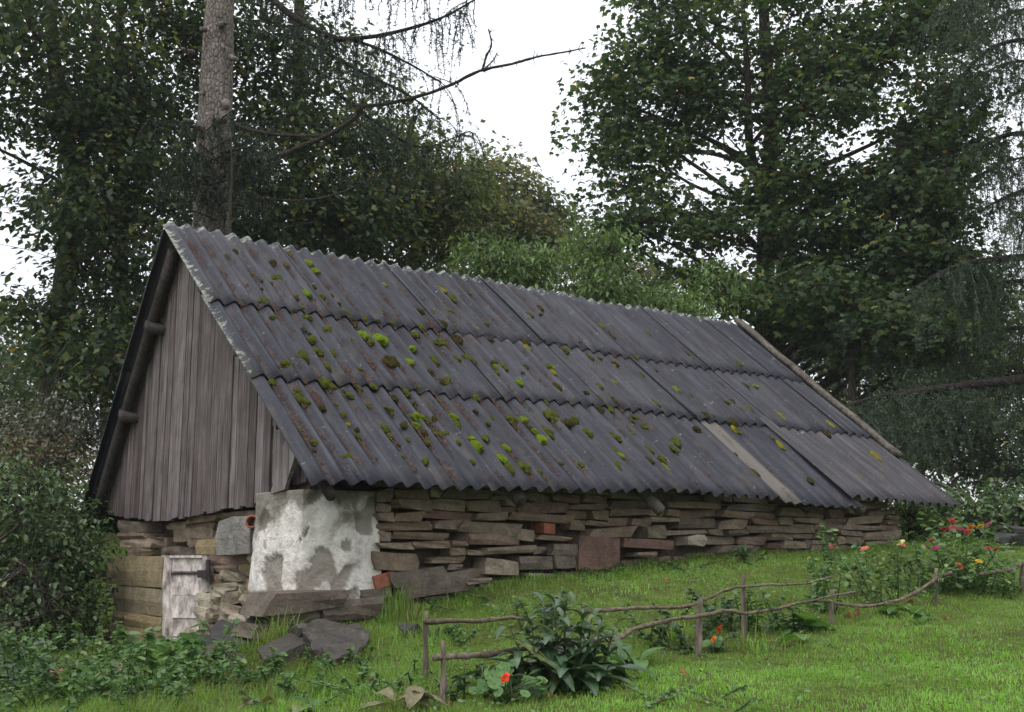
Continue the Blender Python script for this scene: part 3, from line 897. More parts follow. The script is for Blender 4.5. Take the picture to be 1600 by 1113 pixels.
T1 = '''40 142 18 d;215 250 24 o;330 310 30 b;325 168 24 b;355 200 22 b;300 140 18 o;200 175 18 d;30 322 14 d;160 350 26 o;340 420 26 o;195 415 18 o;340 503 28 o;365 553 28 o;318 580 34 o;440 562 22 o;415 620 26 o;250 610 28 o;585 480 34 b;600 510 22 o;655 498 42 b;685 605 40 d;555 627 14 o;800 535 22 b;780 588 24 b;800 475 20 o;835 450 20 o;720 427 16 o;660 375 14 o;580 407 14 o;820 380 22 d;875 430 34 d;890 515 26 o;935 500 28 d;385 690 36 o;215 685 22 o;620 702 20 o;770 728 24 o;705 750 18 d;915 675 24 o;350 762 30 o;380 780 20 d;590 778 16 o;795 835 30 b;820 865 26 b;845 890 22 o;825 895 20 d;920 825 26 b;955 868 22 o;345 885 16 o;375 940 22 o;487 850 16 y;520 905 18 o;500 1005 24 o;545 878 14 d;335 965 10 d;660 870 24 o;690 905 20 o;825 930 18 o;910 905 18 o;840 1010 20 o;995 915 20 b;1020 950 32 b;1005 1012 16 o;1155 955 20 b;1145 1005 28 b;1180 1050 30 o;1240 1045 34 o;1305 1060 20 o;1215 690 28 b;1155 620 22 o;1125 645 18 o;1030 745 22 o;1340 620 22 o;1360 640 20 y;1230 835 24 b;1180 835 30 o;1270 885 22 b;1310 920 28 b;1350 830 30 o;1355 895 28 o;1430 865 30 d;960 585 20 o;1005 585 24 o;930 385 16 o;1090 500 14 d;1070 430 14 o;1450 780 14 o;185 275 14 d;150 262 12 d;135 232 10 o;440 310 12 d;470 345 14 d;505 380 16 o;520 410 16 d;640 415 14 d;520 430 18 d;300 455 14 d;290 385 12 d;1015 795 18 d;1100 830 14 o;1190 870 16 d;570 915 12 d;745 990 12 o;700 940 12 d;455 810 16 o;430 770 12 o;320 720 18 o;770 775 10 d;470 715 12 d'''
for e in T1.split(';'):
    a, b, c_, k_ = e.split()
    moss(350 + float(a) / 2.651, 350 + float(b) / 2.651, float(c_) / 2.651 * 1.65, k_)
T2 = '''25 530 28 o;20 590 26 o;100 560 24 d;130 540 18 o;180 595 22 o;290 615 24 o;355 590 16 o;380 570 16 o;480 625 30 o;390 660 20 o;280 685 18 b;255 670 18 o;300 730 24 o;145 722 20 o;180 703 12 o;425 700 22 o;460 740 26 y;400 705 20 d;260 465 24 d;240 480 18 o;510 405 22 b;365 345 14 o;170 290 14 o;225 185 16 d;245 200 12 d;540 262 12 d;740 565 26 y;895 505 26 y;915 525 16 y;1100 545 20 y;905 625 22 y;1265 665 26 y;1225 765 34 y;1250 795 26 y;1170 745 22 y;1215 790 16 y;1300 720 16 y;795 745 18 o;580 575 18 d;20 330 20 b;1030 655 12 y;700 460 12 o;760 490 14 o;640 415 10 y;1040 470 10 d;160 435 12 d;20 760 10 o'''
for e in T2.split(';'):
    a, b, c_, k_ = e.split()
    moss(850 + float(a) / 2.4615, 450 + float(b) / 2.4615, float(c_) / 2.4615 * 1.45, k_, 1.7)

# many small ragged tufts between the big cushions, thinning towards the far end
for _ in range(95):
    u_ = rm.choice([rm.uniform(.3, 3.6), rm.uniform(.3, 5.6)]); s_ = rm.uniform(.1, 2.95)
    P_ = roof_pt(np.array(u_), np.array(s_), np.array(.02)) - CAM
    dep = P_[1] * math.cos(PITCH) + P_[2] * math.sin(PITCH)
    moss(800 + FPX * P_[0] / dep, 556.5 - FPX * (-P_[1] * math.sin(PITCH) + P_[2] * math.cos(PITCH)) / dep, rm.choice([6, 7, 8, 9, 11, 13]), rm.choices('odby', [.5, .36, .06, .08])[0], rm.uniform(1.1, 2.0))
# fallen larch needles and crumbs of moss lying in the grooves: one mass
NL = 15000
gu = RNG.integers(1, 46, 900); cu = gu * PITCHW
cs_ = RNG.uniform(.05, SL - .1, 900)
keep = RNG.random(900) < np.clip(1.15 - cu / 5.0, .06, 1) * (.55 + .45 * (fnoise(np.stack([cu * 1.2, cs_ * 1.2, 0 * cu], -1), 8, 2, 1.0) > -.25))
cu, cs_ = cu[keep], cs_[keep]
pick = RNG.integers(0, len(cu), NL)
nu_ = np.clip(cu[pick] + RNG.normal(0, .016, NL), .02, LEN - .06); ns_ = np.clip(cs_[pick] + RNG.normal(0, .055, NL), .02, SL - .02)
for it in range(3):
    pass
off_ = -AMP * np.cos(2 * PI * nu_ / PITCHW) + .018 + .020 * .6 + .006 + np.abs(RNG.normal(0, .003, NL))
P0 = roof_pt(nu_, ns_, off_ + .004)
an = RNG.uniform(0, PI, NL); ln = RNG.uniform(.008, .026, NL); wd = np.where(RNG.random(NL) < .15, RNG.uniform(.004, .009, NL), RNG.uniform(.0016, .004, NL))
dr = np.cos(an)[:, None] * U + np.sin(an)[:, None] * SD + RNG.normal(0, .15, NL)[:, None] * SN
pr = unit(np.cross(dr, SN))
vv = np.stack([P0 - dr * ln[:, None] / 2, P0 + pr * wd[:, None], P0 + dr * ln[:, None] / 2 + SN * .003, P0 - pr * wd[:, None]], 1).reshape(-1, 3)
ff = np.arange(NL * 4).reshape(-1, 4)
M_LITTER = leaf_mat('needle_litter', [(0, (0.0306, 0.0187, 0.0136)), (.45, (0.0765, 0.0408, 0.0306)), (.8, (0.1301, 0.07225, 0.05525)), (1, (0.0612, 0.05525, 0.0255))], .9, .05, .1)
tag(mesh_np('needle_litter', vv, ff, M_LITTER, None, {'hue': np.repeat(RNG.random(NL), 4)}), 'reddish brown fallen needles lying in the roof grooves', 'litter', kind='stuff')

# ------------------------------------------------------------------ rocks
def rock(name, label, c, size, rot, seed, mat, group=None, npts=26, cat='rock', sub=2, rough=.03):
    r = np.random.default_rng(seed)
    bm = bmesh.new()
    for p in r.uniform(-.5, .5, (npts, 3)):
        p = p / max(np.abs(p).max() * 2, 1e-3) * r.uniform(.86, 1.0)
        bm.verts.new(p)
    bmesh.ops.convex_hull(bm, input=bm.verts)
    for v in [v for v in bm.verts if not v.link_faces]: bm.verts.remove(v)
    bmesh.ops.triangulate(bm, faces=bm.faces)
    bmesh.ops.subdivide_edges(bm, edges=bm.edges[:], cuts=sub, use_grid_fill=True)
    co = np.array([v.co[:] for v in bm.verts])
    co = co * np.array(size) 
    sc = max(size)
    co += (rough * sc * .35) * np.stack([fnoise(co / sc, seed + k, 3, 3.5) for k in range(3)], -1)
    for v, p in zip(bm.verts, co): v.co = Vector(p)
    me = bpy.data.meshes.new(name); bm.to_mesh(me); bm.free()
    me.materials.append(mat)
    o = bpy.data.objects.new(name, me); o.location = Vector(c); o.rotation_euler = rot
    COL.objects.link(o)
    return tag(o, label, cat, group)
def slab_rock(name, label, top, depth, mat, seed, shrink=.9, cat='rock', amp=.012):
    """rock with a given upper outline (world points), sunk by depth; layered rough faces"""
    top = np.array(top); n0 = len(top); c = top.mean(0)
    bm = bmesh.new()
    up = [bm.verts.new(p) for p in top]
    lo = [bm.verts.new(c + (p - c) * shrink - ZV * depth) for p in top]
    bm.faces.new(up); bm.faces.new(lo[::-1])
    for k in range(n0): bm.faces.new((up[k], lo[k], lo[(k + 1) % n0], up[(k + 1) % n0]))
    bmesh.ops.recalc_face_normals(bm, faces=bm.faces)
    bmesh.ops.triangulate(bm, faces=bm.faces)
    bmesh.ops.bevel(bm, geom=bm.edges[:], offset=.008, segments=1, affect='EDGES')
    bmesh.ops.triangulate(bm, faces=bm.faces)
    for _ in range(3):
        long = [e for e in bm.edges if e.calc_length() > .035]
        if long: bmesh.ops.subdivide_edges(bm, edges=long, cuts=1); bmesh.ops.triangulate(bm, faces=bm.faces)
    co = np.array([v.co[:] for v in bm.verts])
    co += amp * np.stack([fnoise(co, seed + k, 3, 5.0) for k in range(3)], -1)
    co[:, 2] += amp * .8 * fnoise(co * np.array([1, 1, 3]), seed + 9, 3, 9.0)
    for v, p in zip(bm.verts, co): v.co = Vector(p)
    me = bpy.data.meshes.new(name); bm.to_mesh(me); bm.free(); me.materials.append(mat)
    o = bpy.data.objects.new(name, me); COL.objects.link(o)
    return tag(o, label, cat)
slab_rock('boulder', 'large dark wet boulder with flat top below the plastered pier', [at(455, 976, 6.30), at(500, 966, 6.40), at(560, 974, 6.35), at(582, 992, 6.15), at(556, 1016, 5.88), at(522, 1030, 5.75), at(498, 1012, 5.85), at(470, 988, 6.1)], .26, M_BOULDER, 4, .92, amp=.024)
c_ = at(455, 1018, 6.15)
rock('boulder', 'mossy dark stone wedged beside the wet boulder', c_ - np.array([0, 0, .03]), (.30, .28, .18), (.2, -.35, .3), 9, M_BOULDER, sub=3)
slab_rock('stone_slab', 'dark slate slab leaning on pale rubble beside the door', [at(327, 980, 6.95), at(345, 966, 7.05), at(405, 988, 6.75), at(402, 1000, 6.6), at(375, 1010, 6.55), at(330, 996, 6.8)], .06, M_SLATE, 12, .97, amp=.006)
slab_rock('stone_slab', 'flat dark slab lying in front of the pale door', [at(284, 991, 7.1), at(310, 987, 7.15), at(350, 996, 6.95), at(345, 1010, 6.8), at(300, 1004, 6.95)], .07, M_SLATE, 15, .95, amp=.006)
slab_rock('stone_block', 'dark block tilted against the foot of the plastered pier', [at(378, 978, 6.75), at(398, 948, 6.85), at(418, 955, 6.75), at(424, 975, 6.6), at(400, 986, 6.6)], .09, M_SLATE, 18, .95, amp=.006)
rock('field_stone', 'small blue grey stone in the grass beside the stick fence', on_ground(640, 996) + np.array([0, 0, .03]), (.15, .12, .10), (.1, .1, .4), 22, M_SLATE, npts=20)
rock('field_stone', 'brown earthy stone half buried below the slate slabs', on_ground(352, 1040) + np.array([0, .05, .02]), (.26, .2, .14), (.3, .1, .9), 25, M_SLAB, npts=20)
rock('field_stone', 'grey stone sunk in weeds below the yellow quoin blocks', on_ground(205, 1062) + np.array([0, 0, .0]), (.3, .22, .16), (.2, .1, .4), 28, M_SLAB, npts=20)
rock('clay_lump', 'reddish clay lump lying in the weeds under the bushes', on_ground(86, 1066) + np.array([0, 0, .03]), (.12, .10, .085), (.2, .1, .4), 31, M_TERRA, cat='clay lump', npts=40)

# ------------------------------------------------------------------ stick fences
M_STICK = wood_mat('bark_sticks', [(0, (.10, .08, .058)), (.5, (.15, .122, .09)), (1, (.125, .098, .072))], streak=(30, 30, 30), bstr=.8)
M_POST = wood_mat('weathered_stakes', [(0, (.13, .108, .082)), (1, (.17, .145, .115))], streak=(50, 50, 6))
def stick(name, pts, r, parent, mat=M_STICK, sides=8, n=8, knots=True):
    P = spline(pts, n)
    k = len(P)
    r0 = np.interp(np.linspace(0, 1, k), [0, 1], r) * (1 + .10 * RNG.normal(size=k))
    P = P + .55 * np.asarray(r).mean() * fnoise(P, int(P[0, 0] * 1000) % 999, 2, 9.0)[:, None] * np.array([0, .5, 1.0])
    g = Geo(); add_tube(g, P, r0, sides, rough=.12)
    if knots:
        for _ in range(max(2, k // 7)):
            i = int(RNG.integers(1, k - 1)); d = unit(RNG.normal(size=3))
            add_tube(g, np.stack([P[i], P[i] + d * r0[i] * 1.9]), [r0[i] * .45, r0[i] * .25], 5)
    return g.build(name, mat, parent, True)
def stake(px, top, bottom, Y, r, parent, lean=0.0):
    a = at(px, top, Y); b = at(px + lean, bottom, Y)
    b[2] = min(b[2], gz(b[0], b[1])) - .06
    return stick('post', np.stack([b, (a + b) / 2 + RNG.normal(0, .004, 3), a]), [r * 1.05, r * .9], parent, M_POST, 7, 5, False)
def rail_pts(L_):
    return np.array([at(x, y, Y) for x, y, Y in L_])
ff_ = empty('stick_fence', on_ground(1092, 1020))
tag(ff_, 'low rustic stick fence along the lawn edge with wavy bark rails', 'fence')
for px, t_, b_, Y, r, ln in ((692, 1004, 1113, 4.72, .013, 0), (1094, 938, 1022, 5.62, .017, -5), (1300, 921, 975, 6.4, .014, 0), (1463, 888, 955, 7.05, .013, 0), (1597, 880, 930, 7.7, .013, 0)):
    stake(px, t_, b_, Y, r, ff_, ln)
stick('rail', rail_pts([(677, 1029, 4.70), (760, 1022, 4.85), (850, 1010, 5.05), (960, 997, 5.30), (1000, 981, 5.40), (1095, 961, 5.59), (1137, 954, 5.72), (1180, 958, 5.88), (1240, 944, 6.12), (1337, 924, 6.48)]), [.0135, .006], ff_)
stick('rail', rail_pts([(1275, 938, 6.33), (1350, 947, 6.6), (1410, 937, 6.85), (1462, 905, 7.02), (1486, 895, 7.15)]), [.008, .012], ff_)
stick('rail', rail_pts([(1530, 898, 7.4), (1570, 892, 7.55), (1600, 882, 7.68), (1640, 872, 7.9)]), [.012, .014], ff_)
fb_ = empty('stick_fence', on_ground(1160, 1000))
tag(fb_, 'low stick fence on the far side of the flower bed towards the stone wall', 'fence')
for px, t_, b_, Y, r, ln in ((666, 955, 1064, 5.2, .013, 0), (1161, 897, 1012, 6.0, .013, 0)):
    stake(px, t_, b_, Y, r, fb_, ln)
stick('rail', rail_pts([(662, 973, 5.18), (740, 970, 5.3), (833, 966, 5.45)]), [.012, .008], fb_)
stick('rail', rail_pts([(905, 958, 5.55), (965, 952, 5.65), (1070, 948, 5.80), (1105, 935, 5.86), (1160, 917, 5.98), (1250, 912, 6.3), (1300, 902, 6.5)]), [.010, .005], fb_)

# ------------------------------------------------------------------ leaf builders
KITE = (np.array([(0, 0, 0), (-.32, .42, .06), (0, 1, -.03), (.32, .42, .06)]), np.array([(0, 1, 2), (0, 2, 3)]))
OVAL = (np.array([(0, 0, 0), (-.27, .3, .05), (-.24, .65, .04), (0, 1, -.06), (.24, .65, .04), (.27, .3, .05)]), np.array([(0, 1, 2), (0, 2, 3), (0, 3, 4), (0, 4, 5)]))
MAPLE = (np.array([(0, 0, 0), (-.42, .12, .03), (-.52, .52, -.04), (-.2, .55, .03), (0, 1, -.06), (.2, .55, .03), (.52, .52, -.04), (.42, .12, .03)]),
         np.array([(0, 1, 2), (0, 2, 3), (0, 3, 4), (0, 4, 5), (0, 5, 6), (0, 6, 7)]))
def leaves(C, T, N, S, tmpl):
    """C centres, T tip directions, N normals, S sizes -> verts, tris"""
    tv, tf = tmpl
    T = unit(T); X = unit(np.cross(T, N)); N2 = np.cross(X, T)
    S = np.asarray(S)[:, None, None]
    W = C[:, None, :] + S * (tv[None, :, 0:1] * X[:, None, :] + tv[None, :, 1:2] * T[:, None, :] + tv[None, :, 2:3] * N2[:, None, :])
    k = len(tv)
    F = (np.arange(len(C)) * k)[:, None, None] + tf[None]
    return W.reshape(-1, 3), F.reshape(-1, 3), k

def leaf_cloud(name, C, T, N, S, H, tmpl, mat, parent=None):
    v, f, k = leaves(C, T, N, S, tmpl)
    return mesh_np(name, v, f, mat, parent, {'hue': np.repeat(H, k)})

# ------------------------------------------------------------------ trees
def bark_mat(name, c0, c1, c2, scale=(14, 14, 4)):
    m, n, l = new_mat(name)
    pos = geo_pos(n)
    k1 = noise(n, l, mapping(n, l, pos, scale), 1.0, 6, .75, .6); k2 = noise(n, l, pos, 3, 4, .6)
    vo = n.new('ShaderNodeTexVoronoi'); vo.inputs['Scale'].default_value = 1.0; vo.feature = 'DISTANCE_TO_EDGE'
    l.new(mapping(n, l, pos, tuple(x * 1.8 for x in scale)), vo.inputs['Vector'])
    c = ramp_out(n, l, k1.outputs['Fac'], [(.3, c0), (.52, c1), (.72, c2)])
    c = mix(n, l, 1.0, c, ramp_out(n, l, vo.outputs['Distance'], [(.0, (.62, .6, .58)), (.12, (1, 1, 1))]), 'MULTIPLY')
    c = mix(n, l, ramp_out(n, l, k2.outputs['Fac'], [(.5, (0, 0, 0)), (.8, (.35, .35, .35))]), c, (.09, .10, .06))
    h = math_(n, l, 'ADD', k1.outputs['Fac'], math_(n, l, 'MULTIPLY', math_(n, l, 'MINIMUM', vo.outputs['Distance'], .2), 3.0))
    output(n, l, finish(n, l, c, .9, h, .9, .03, .15))
    return m
M_SPRUCEBARK = bark_mat('scaly_spruce_bark', (.11, .09, .078), (.24, .205, .188), (.40, .365, .345), (16, 16, 7))
M_BARK = bark_mat('grey_brown_bark', (.035, .03, .024), (.07, .06, .05), (.11, .10, .085), (10, 10, 2.5))
M_BARKDARK = bark_mat('dark_larch_bark', (.018, .015, .013), (.034, .029, .025), (.055, .048, .042), (12, 12, 6))
M_TWIG = bark_mat('dead_branch_bark', (.045, .038, .033), (.085, .074, .064), (.15, .14, .125), (30, 30, 30))

M_MAPLE = leaf_mat('maple_leaves', [(0, (0.02254, 0.04186, 0.01932)), (.5, (0.04186, 0.07728, 0.02898)), (.80, (0.06762, 0.1095, 0.0322)), (.93, (0.1208, 0.153, 0.03542)), (.985, (0.2415, 0.1932, 0.04025)), (1, (0.3864, 0.1449, 0.0483))], .55, .3, .22, 1.9)
M_DARKLEAF = leaf_mat('dark_leaves', [(0, (0.02125, 0.03643, 0.02125)), (.5, (0.03947, 0.06527, 0.03036)), (.85, (0.06983, 0.1002, 0.03643)), (.955, (0.1443, 0.1443, 0.03795)), (1, (0.334, 0.1973, 0.04554))], .55, .3, .22, 1.9)
M_AUTUMN = leaf_mat('autumn_leaves', [(0, (0.05258, 0.07438, 0.03334)), (.4, (0.08943, 0.1129, 0.04617)), (.75, (0.1367, 0.1475, 0.05771)), (.93, (0.2103, 0.1667, 0.0513)), (1, (0.3155, 0.1283, 0.04489))], .5, .3, .3, 1.6)
M_ELDER = leaf_mat('elder_leaves', [(0, (0.0556, 0.0953, 0.03425)), (.5, (0.1032, 0.1715, 0.05676)), (.9, (0.1589, 0.2414, 0.07828)), (1, (0.2224, 0.2669, 0.08806))], .5, .3, .3, 1.6)
M_MID = leaf_mat('yellowing_leaves', [(0, (.035, .048, .022)), (.45, (.065, .088, .034)), (.8, (.10, .125, .042)), (.95, (.17, .16, .045)), (1, (.26, .15, .04))], .55, .32, .22, 1.8)
M_FAR = leaf_mat('hazed_far_leaves', [(0, (.035, .05, .035)), (.6, (.06, .08, .055)), (1, (.11, .12, .07))], .6, .3, .3, 1.5)  # distance haze put into the leaf colour, paler and bluer
M_NEEDLE = leaf_mat('conifer_needles', [(0, (0.015, 0.0255, 0.018)), (.6, (0.027, 0.0435, 0.027)), (1, (0.051, 0.072, 0.036))], .55, .08, .3, 1.4)
M_LARCH = leaf_mat('larch_needles', [(0, (0.028, 0.048, 0.03)), (.6, (0.052, 0.084, 0.046)), (1, (0.096, 0.124, 0.064))], .6, .15, .3, 1.5)
M_BUSH = leaf_mat('bush_leaves', [(0, (0.0345, 0.06325, 0.0253)), (.5, (0.06325, 0.115, 0.0437)), (.88, (0.1035, 0.1667, 0.06325)), (1, (0.1725, 0.1955, 0.08625))], .35, .3, .5, 1.6)

def branch_curve(a, b, lift=.25, n=7, wob=.04, rng=RNG):
    a, b = np.asarray(a), np.asarray(b); d = np.linalg.norm(b - a)
    m_ = (a + b) / 2 + np.array([0, 0, lift * d]) * .5 + rng.normal(0, wob * d, 3)
    t = np.linspace(0, 1, n)[:, None]
    return (1 - t) ** 2 * a + 2 * t * (1 - t) * m_ + t ** 2 * b

def broadleaf(name, label, trunk, rad, blobs, mat, tmpl=KITE, leaf=.09, per=110, cl=.34, group=None, bark=None, seed=1, limb_r=.05, flat=.5, droop=.55, forks=(), nlimb=7, hue_pow=1.0, cat='tree', skip=None, gap=.62):
    """trunk: polyline; blobs: (centre, radii, clusters). Limbs run from trunk to clusters of leaves."""
    rng = np.random.default_rng(seed)
    base = np.asarray(trunk[0], float)
    root = empty(name, base)
    tag(root, label, cat, group)
    g = Geo()
    TP = spline(trunk, 8); TR = np.interp(np.linspace(0, 1, len(TP)), [0, .12, 1], [rad * 1.25, rad, rad * .35])
    add_tube(g, TP, TR, 12, rough=.03)
    stems = [TP]
    for f in forks:
        FP = spline(f[0], 7); add_tube(g, FP, np.linspace(f[1], f[1] * .4, len(FP)), 9, rough=.03); stems.append(FP)
    spine = np.concatenate(stems)
    CL = []
    for c, r, k in blobs:
        c = np.asarray(c, float); r = np.asarray(r, float)
        d = unit(rng.normal(size=(k * 3, 3))); q = rng.uniform(.25, 1, (k * 3, 1)) ** .55
        p = c + d * q * r
        if skip is not None: p = p[~skip(p)]
        CL.append(p[:k])
    CL = np.concatenate(CL)
    CL = CL[fnoise(CL, seed + 500, 2, .62) < gap]
    nl = max(3, len(CL) // nlimb)
    ends = CL[rng.permutation(len(CL))[:nl]]
    nodes = []
    for e in ends:
        hd = np.hypot(spine[:, 0] - e[0], spine[:, 1] - e[1])
        score = np.abs(spine[:, 2] - (e[2] - rng.uniform(.2, .8) * hd)) + .35 * hd + rng.uniform(0, .25, len(spine))
        a = spine[int(np.argmin(score))]
        P = branch_curve(a, e, rng.uniform(-.05, .4), 8, .11, rng)
        ln = np.linalg.norm(e - a)
        r0 = limb_r * np.clip(ln / 3.0, .35, 1.3)
        add_tube(g, P, np.linspace(r0, r0 * .22, len(P)), 6, cap=False, rough=.04)
        nodes.append(P[2:])
    nodes = np.concatenate(nodes)
    for c in CL:
        d2 = ((nodes - c) ** 2).sum(1); a = nodes[int(np.argmin(d2))]
        if d2.min() > .004:
            P = branch_curve(a, c, .12, 5, .07, rng)
            add_tube(g, P, np.linspace(.014, .005, 5), 4, cap=False)
        for _ in range(4):
            e = c + rng.normal(size=3) * np.array([cl, cl, cl * flat])
            add_tube(g, branch_curve(c, e, .0, 3, .1, rng), [.006, .004, .002], 3, cap=False)
    g.build('trunk', bark or M_BARK, root, True)
    cnt = rng.poisson(per * rng.uniform(.55, 1.45, len(CL)))
    ci = np.repeat(np.arange(len(CL)), cnt); n_ = len(ci)
    sc = (cl * rng.uniform(.7, 1.3, len(CL)))[ci][:, None]
    off = np.clip(rng.normal(size=(n_, 3)), -1.6, 1.6) * sc * np.array([1, 1, flat])
    C = CL[ci] + off
    kp = fnoise(C, seed + 600, 2, 2.0) < .5
    C, off, ci = C[kp], off[kp], ci[kp]; n_ = len(ci)
    out = unit(off * np.array([1, 1, .3]) + rng.normal(0, .25, (n_, 3)))
    T = out + np.array([0, 0, -droop]) + rng.normal(0, .35, (n_, 3))
    N = np.array([0, 0, 1.0]) + out * .5 + rng.normal(0, .45, (n_, 3))
    S = leaf * rng.uniform(.6, 1.25, n_)
    ch = rng.normal(0, .16, len(CL))[ci]
    H = np.clip(rng.random(n_) ** hue_pow * .85 + ch + .04, 0, 1)
    H = np.where(rng.random(n_) < .012, rng.uniform(.93, 1, n_), np.minimum(H, .93))
    leaf_cloud('crown', C, T, N, S, H, tmpl, mat, root)
    return root

def hanging(g_wood, limbs, rng, per_m=14, length=(.25, .8), needle=.028, dens=120, spread=.12, side=.25, limb_geo=None):
    """drooping branchlets below limbs; returns needle arrays"""
    C, T = [], []
    for P, r0, r1 in limbs:
        P = spline(P, 8)
        add_tube(limb_geo if limb_geo is not None else g_wood, P, np.linspace(r0, r1, len(P)), 7, cap=False, rough=.06)
        seg = np.linalg.norm(np.diff(P, axis=0), axis=1); tot = seg.sum(); cum = np.concatenate([[0], np.cumsum(seg)])
        for _ in range(int(per_m * tot)):
            s = tot * rng.uniform(.12, 1.0)
            p = np.array([np.interp(s, cum, P[:, k]) for k in range(3)])
            ln = rng.uniform(*length) * (.6 + .4 * s / tot)
            d = np.array([rng.normal(0, side), rng.normal(0, side), 0])
            t = np.linspace(0, 1, 6)[:, None]
            Q = p + d * (1 - (1 - t) ** 2) * ln * 1.2 + np.array([0, 0, -1.0]) * ln * t ** 1.5 + rng.normal(0, .01, (6, 3))
            add_tube(g_wood, Q, np.linspace(.005, .002, 6), 3, cap=False)
            k = int(dens * ln)
            tt = rng.uniform(0, 1, k)
            x = np.stack([np.interp(tt, t[:, 0], Q[:, j]) for j in range(3)], -1)
            dirs = unit(rng.normal(size=(k, 3)) + np.array([0, 0, -.7]))
            C.append(x); T.append(dirs)
            for _2 in range(int(ln * 5)):       # side twigs
                q = Q[rng.integers(1, 6)]; e = q + rng.normal(0, spread, 3) + np.array([0, 0, -.08])
                kk = int(dens * .12); tw = rng.uniform(0, 1, (kk, 1))
                C.append(q + (e - q) * tw); T.append(unit(rng.normal(size=(kk, 3)) + np.array([0, 0, -.4])))
    C = np.concatenate(C); T = np.concatenate(T)
    return C, T
NEED = (np.array([(-.13, 0, 0), (.13, 0, 0), (0, 1, 0)]), np.array([(0, 1, 2)]))

def proj(P):
    P = np.asarray(P, float) - CAM
    dep = P[1] * math.cos(PITCH) + P[2] * math.sin(PITCH); up = -P[1] * math.sin(PITCH) + P[2] * math.cos(PITCH)
    return np.array([800 + FPX * P[0] / dep, 556.5 - FPX * up / dep])

LANCE = (np.array([(0, 0, 0), (-.15, .3, .04), (-.13, .65, .03), (0, 1, -.08), (.13, .65, .03), (.15, .3, .04)]), OVAL[1])
def gpt(px, Y, py=868, dz=0.0):
    p = at(px, py, Y); p[2] = gz(p[0], p[1]) + dz - .1
    return p

# -- the spruce behind the ridge
rng = np.random.default_rng(5)
sp = empty('spruce_tree', gpt(331, 12.0))
tag(sp, 'tall spruce with pale scaly trunk and dead branches behind the ridge', 'tree')
g = Geo()
tp = [gpt(331, 12.0), at(331, 500, 12), at(331, 340, 12), at(335, 200, 12), at(341, 60, 12), at(346, -60, 12), at(352, -400, 12), at(356, -900, 12)]
TP = spline(tp, 10)
add_tube(g, TP, np.interp(np.linspace(0, 1, len(TP)), [0, .25, .6, 1], [.25, .205, .165, .06]), 18, rough=.025)
for px, py, dx, dy, r in ((345, 40, 8, -4, .03), (320, 47, -6, -2, .025), (360, 90, 10, 2, .028), (352, 160, 2, 8, .04), (350, 180, 0, 9, .045), (316, 145, -3, 3, .02), (302, 82, -18, -6, .022), (300, 190, -12, -3, .02), (302, 255, -20, -4, .02), (347, 70, 3, 6, .02)):
    a = at(px, py, 11.83); b = at(px + dx, py + dy, 11.68)
    add_tube(g, np.stack([a, (a + b) / 2, b]), [r * 1.3, r, r * .8], 7, rough=.1)
DEAD = [([(372, 251, 11.9), (420, 249, 11.7), (470, 230, 11.5), (520, 207, 11.3), (555, 183, 11.2), (566, 168, 11.15), (600, 163, 11.1), (640, 155, 11.0), (700, 135, 10.9), (750, 111, 10.8), (800, 100, 10.75), (840, 89, 10.7), (880, 82, 10.7), (915, 75, 10.7)], .045, .009),
        ([(362, 192, 11.9), (395, 204, 11.7), (440, 211, 11.6), (500, 212, 11.4), (520, 207, 11.3)], .03, .018),
        ([(415, 312, 11.8), (460, 314, 11.6), (510, 308, 11.4), (560, 290, 11.3), (585, 275, 11.2)], .02, .008),
        ([(405, 357, 11.8), (450, 354, 11.7), (495, 346, 11.6)], .014, .006),
        ([(754, 110, 10.8), (760, 88, 10.78), (768, 70, 10.75), (763, 45, 10.7)], .02, .008),
        ([(757, 108, 10.8), (770, 95, 10.8), (777, 82, 10.8)], .012, .005),
        ([(566, 168, 11.15), (566, 155, 11.1), (567, 140, 11.1)], .012, .004),
        ([(515, 160, 11.3), (545, 160, 11.2), (566, 166, 11.15)], .008, .008),
        ([(304, 130, 11.8), (280, 110, 11.6), (255, 85, 11.4)], .012, .004), ([(310, 110, 11.8), (295, 90, 11.7), (290, 70, 11.6)], .010, .004),
        ([(580, 290, 11.2), (600, 300, 11.2), (620, 312, 11.2)], .008, .003)]
GD = Geo()
for pts, r0, r1 in DEAD:
    P = spline(rail_pts(pts), 6)
    add_tube(GD, P, np.linspace(r0, r1, len(P)) * .72, 7, rough=.16)
    for _ in range(int(len(P) * .9)):
        i = rng.integers(1, len(P)); d = rng.normal(0, 1, 3) * np.array([.5, .5, 1]); ln = rng.uniform(.025, .11)
        e = P[i] + unit(d) * ln
        add_tube(GD, branch_curve(P[i], e, -.2, 4, .1, rng), np.linspace(.005, .0015, 4), 3, cap=False)
GD.build('dead_branch', M_TWIG, sp, True)
g.build('trunk', M_SPRUCEBARK, sp, True)
g = Geo(); GL = Geo()
limbs = [(rail_pts([(360, -60, 11.9), (450, 20, 11.4), (520, 58, 11.1), (560, 60, 11.0), (620, 50, 10.9), (690, 28, 10.8), (750, -5, 10.7)]), .04, .008),
         (rail_pts([(530, 58, 11.1), (580, 72, 11.0), (640, 100, 10.9), (690, 130, 10.9)]), .02, .006),
         (rail_pts([(350, -120, 11.9), (480, -60, 11.5), (600, -30, 11.2), (720, -40, 11.0)]), .04, .008),
         (rail_pts([(470, 60, 11.8), (560, 110, 11.6), (640, 150, 11.5), (690, 190, 11.5)]), .025, .006),
         (rail_pts([(520, 140, 12.0), (600, 200, 12.0), (660, 230, 12.0), (735, 205, 11.9)]), .02, .005)]
C, T = hanging(g, limbs, rng, 22, (.25, .85), dens=130, limb_geo=GL)
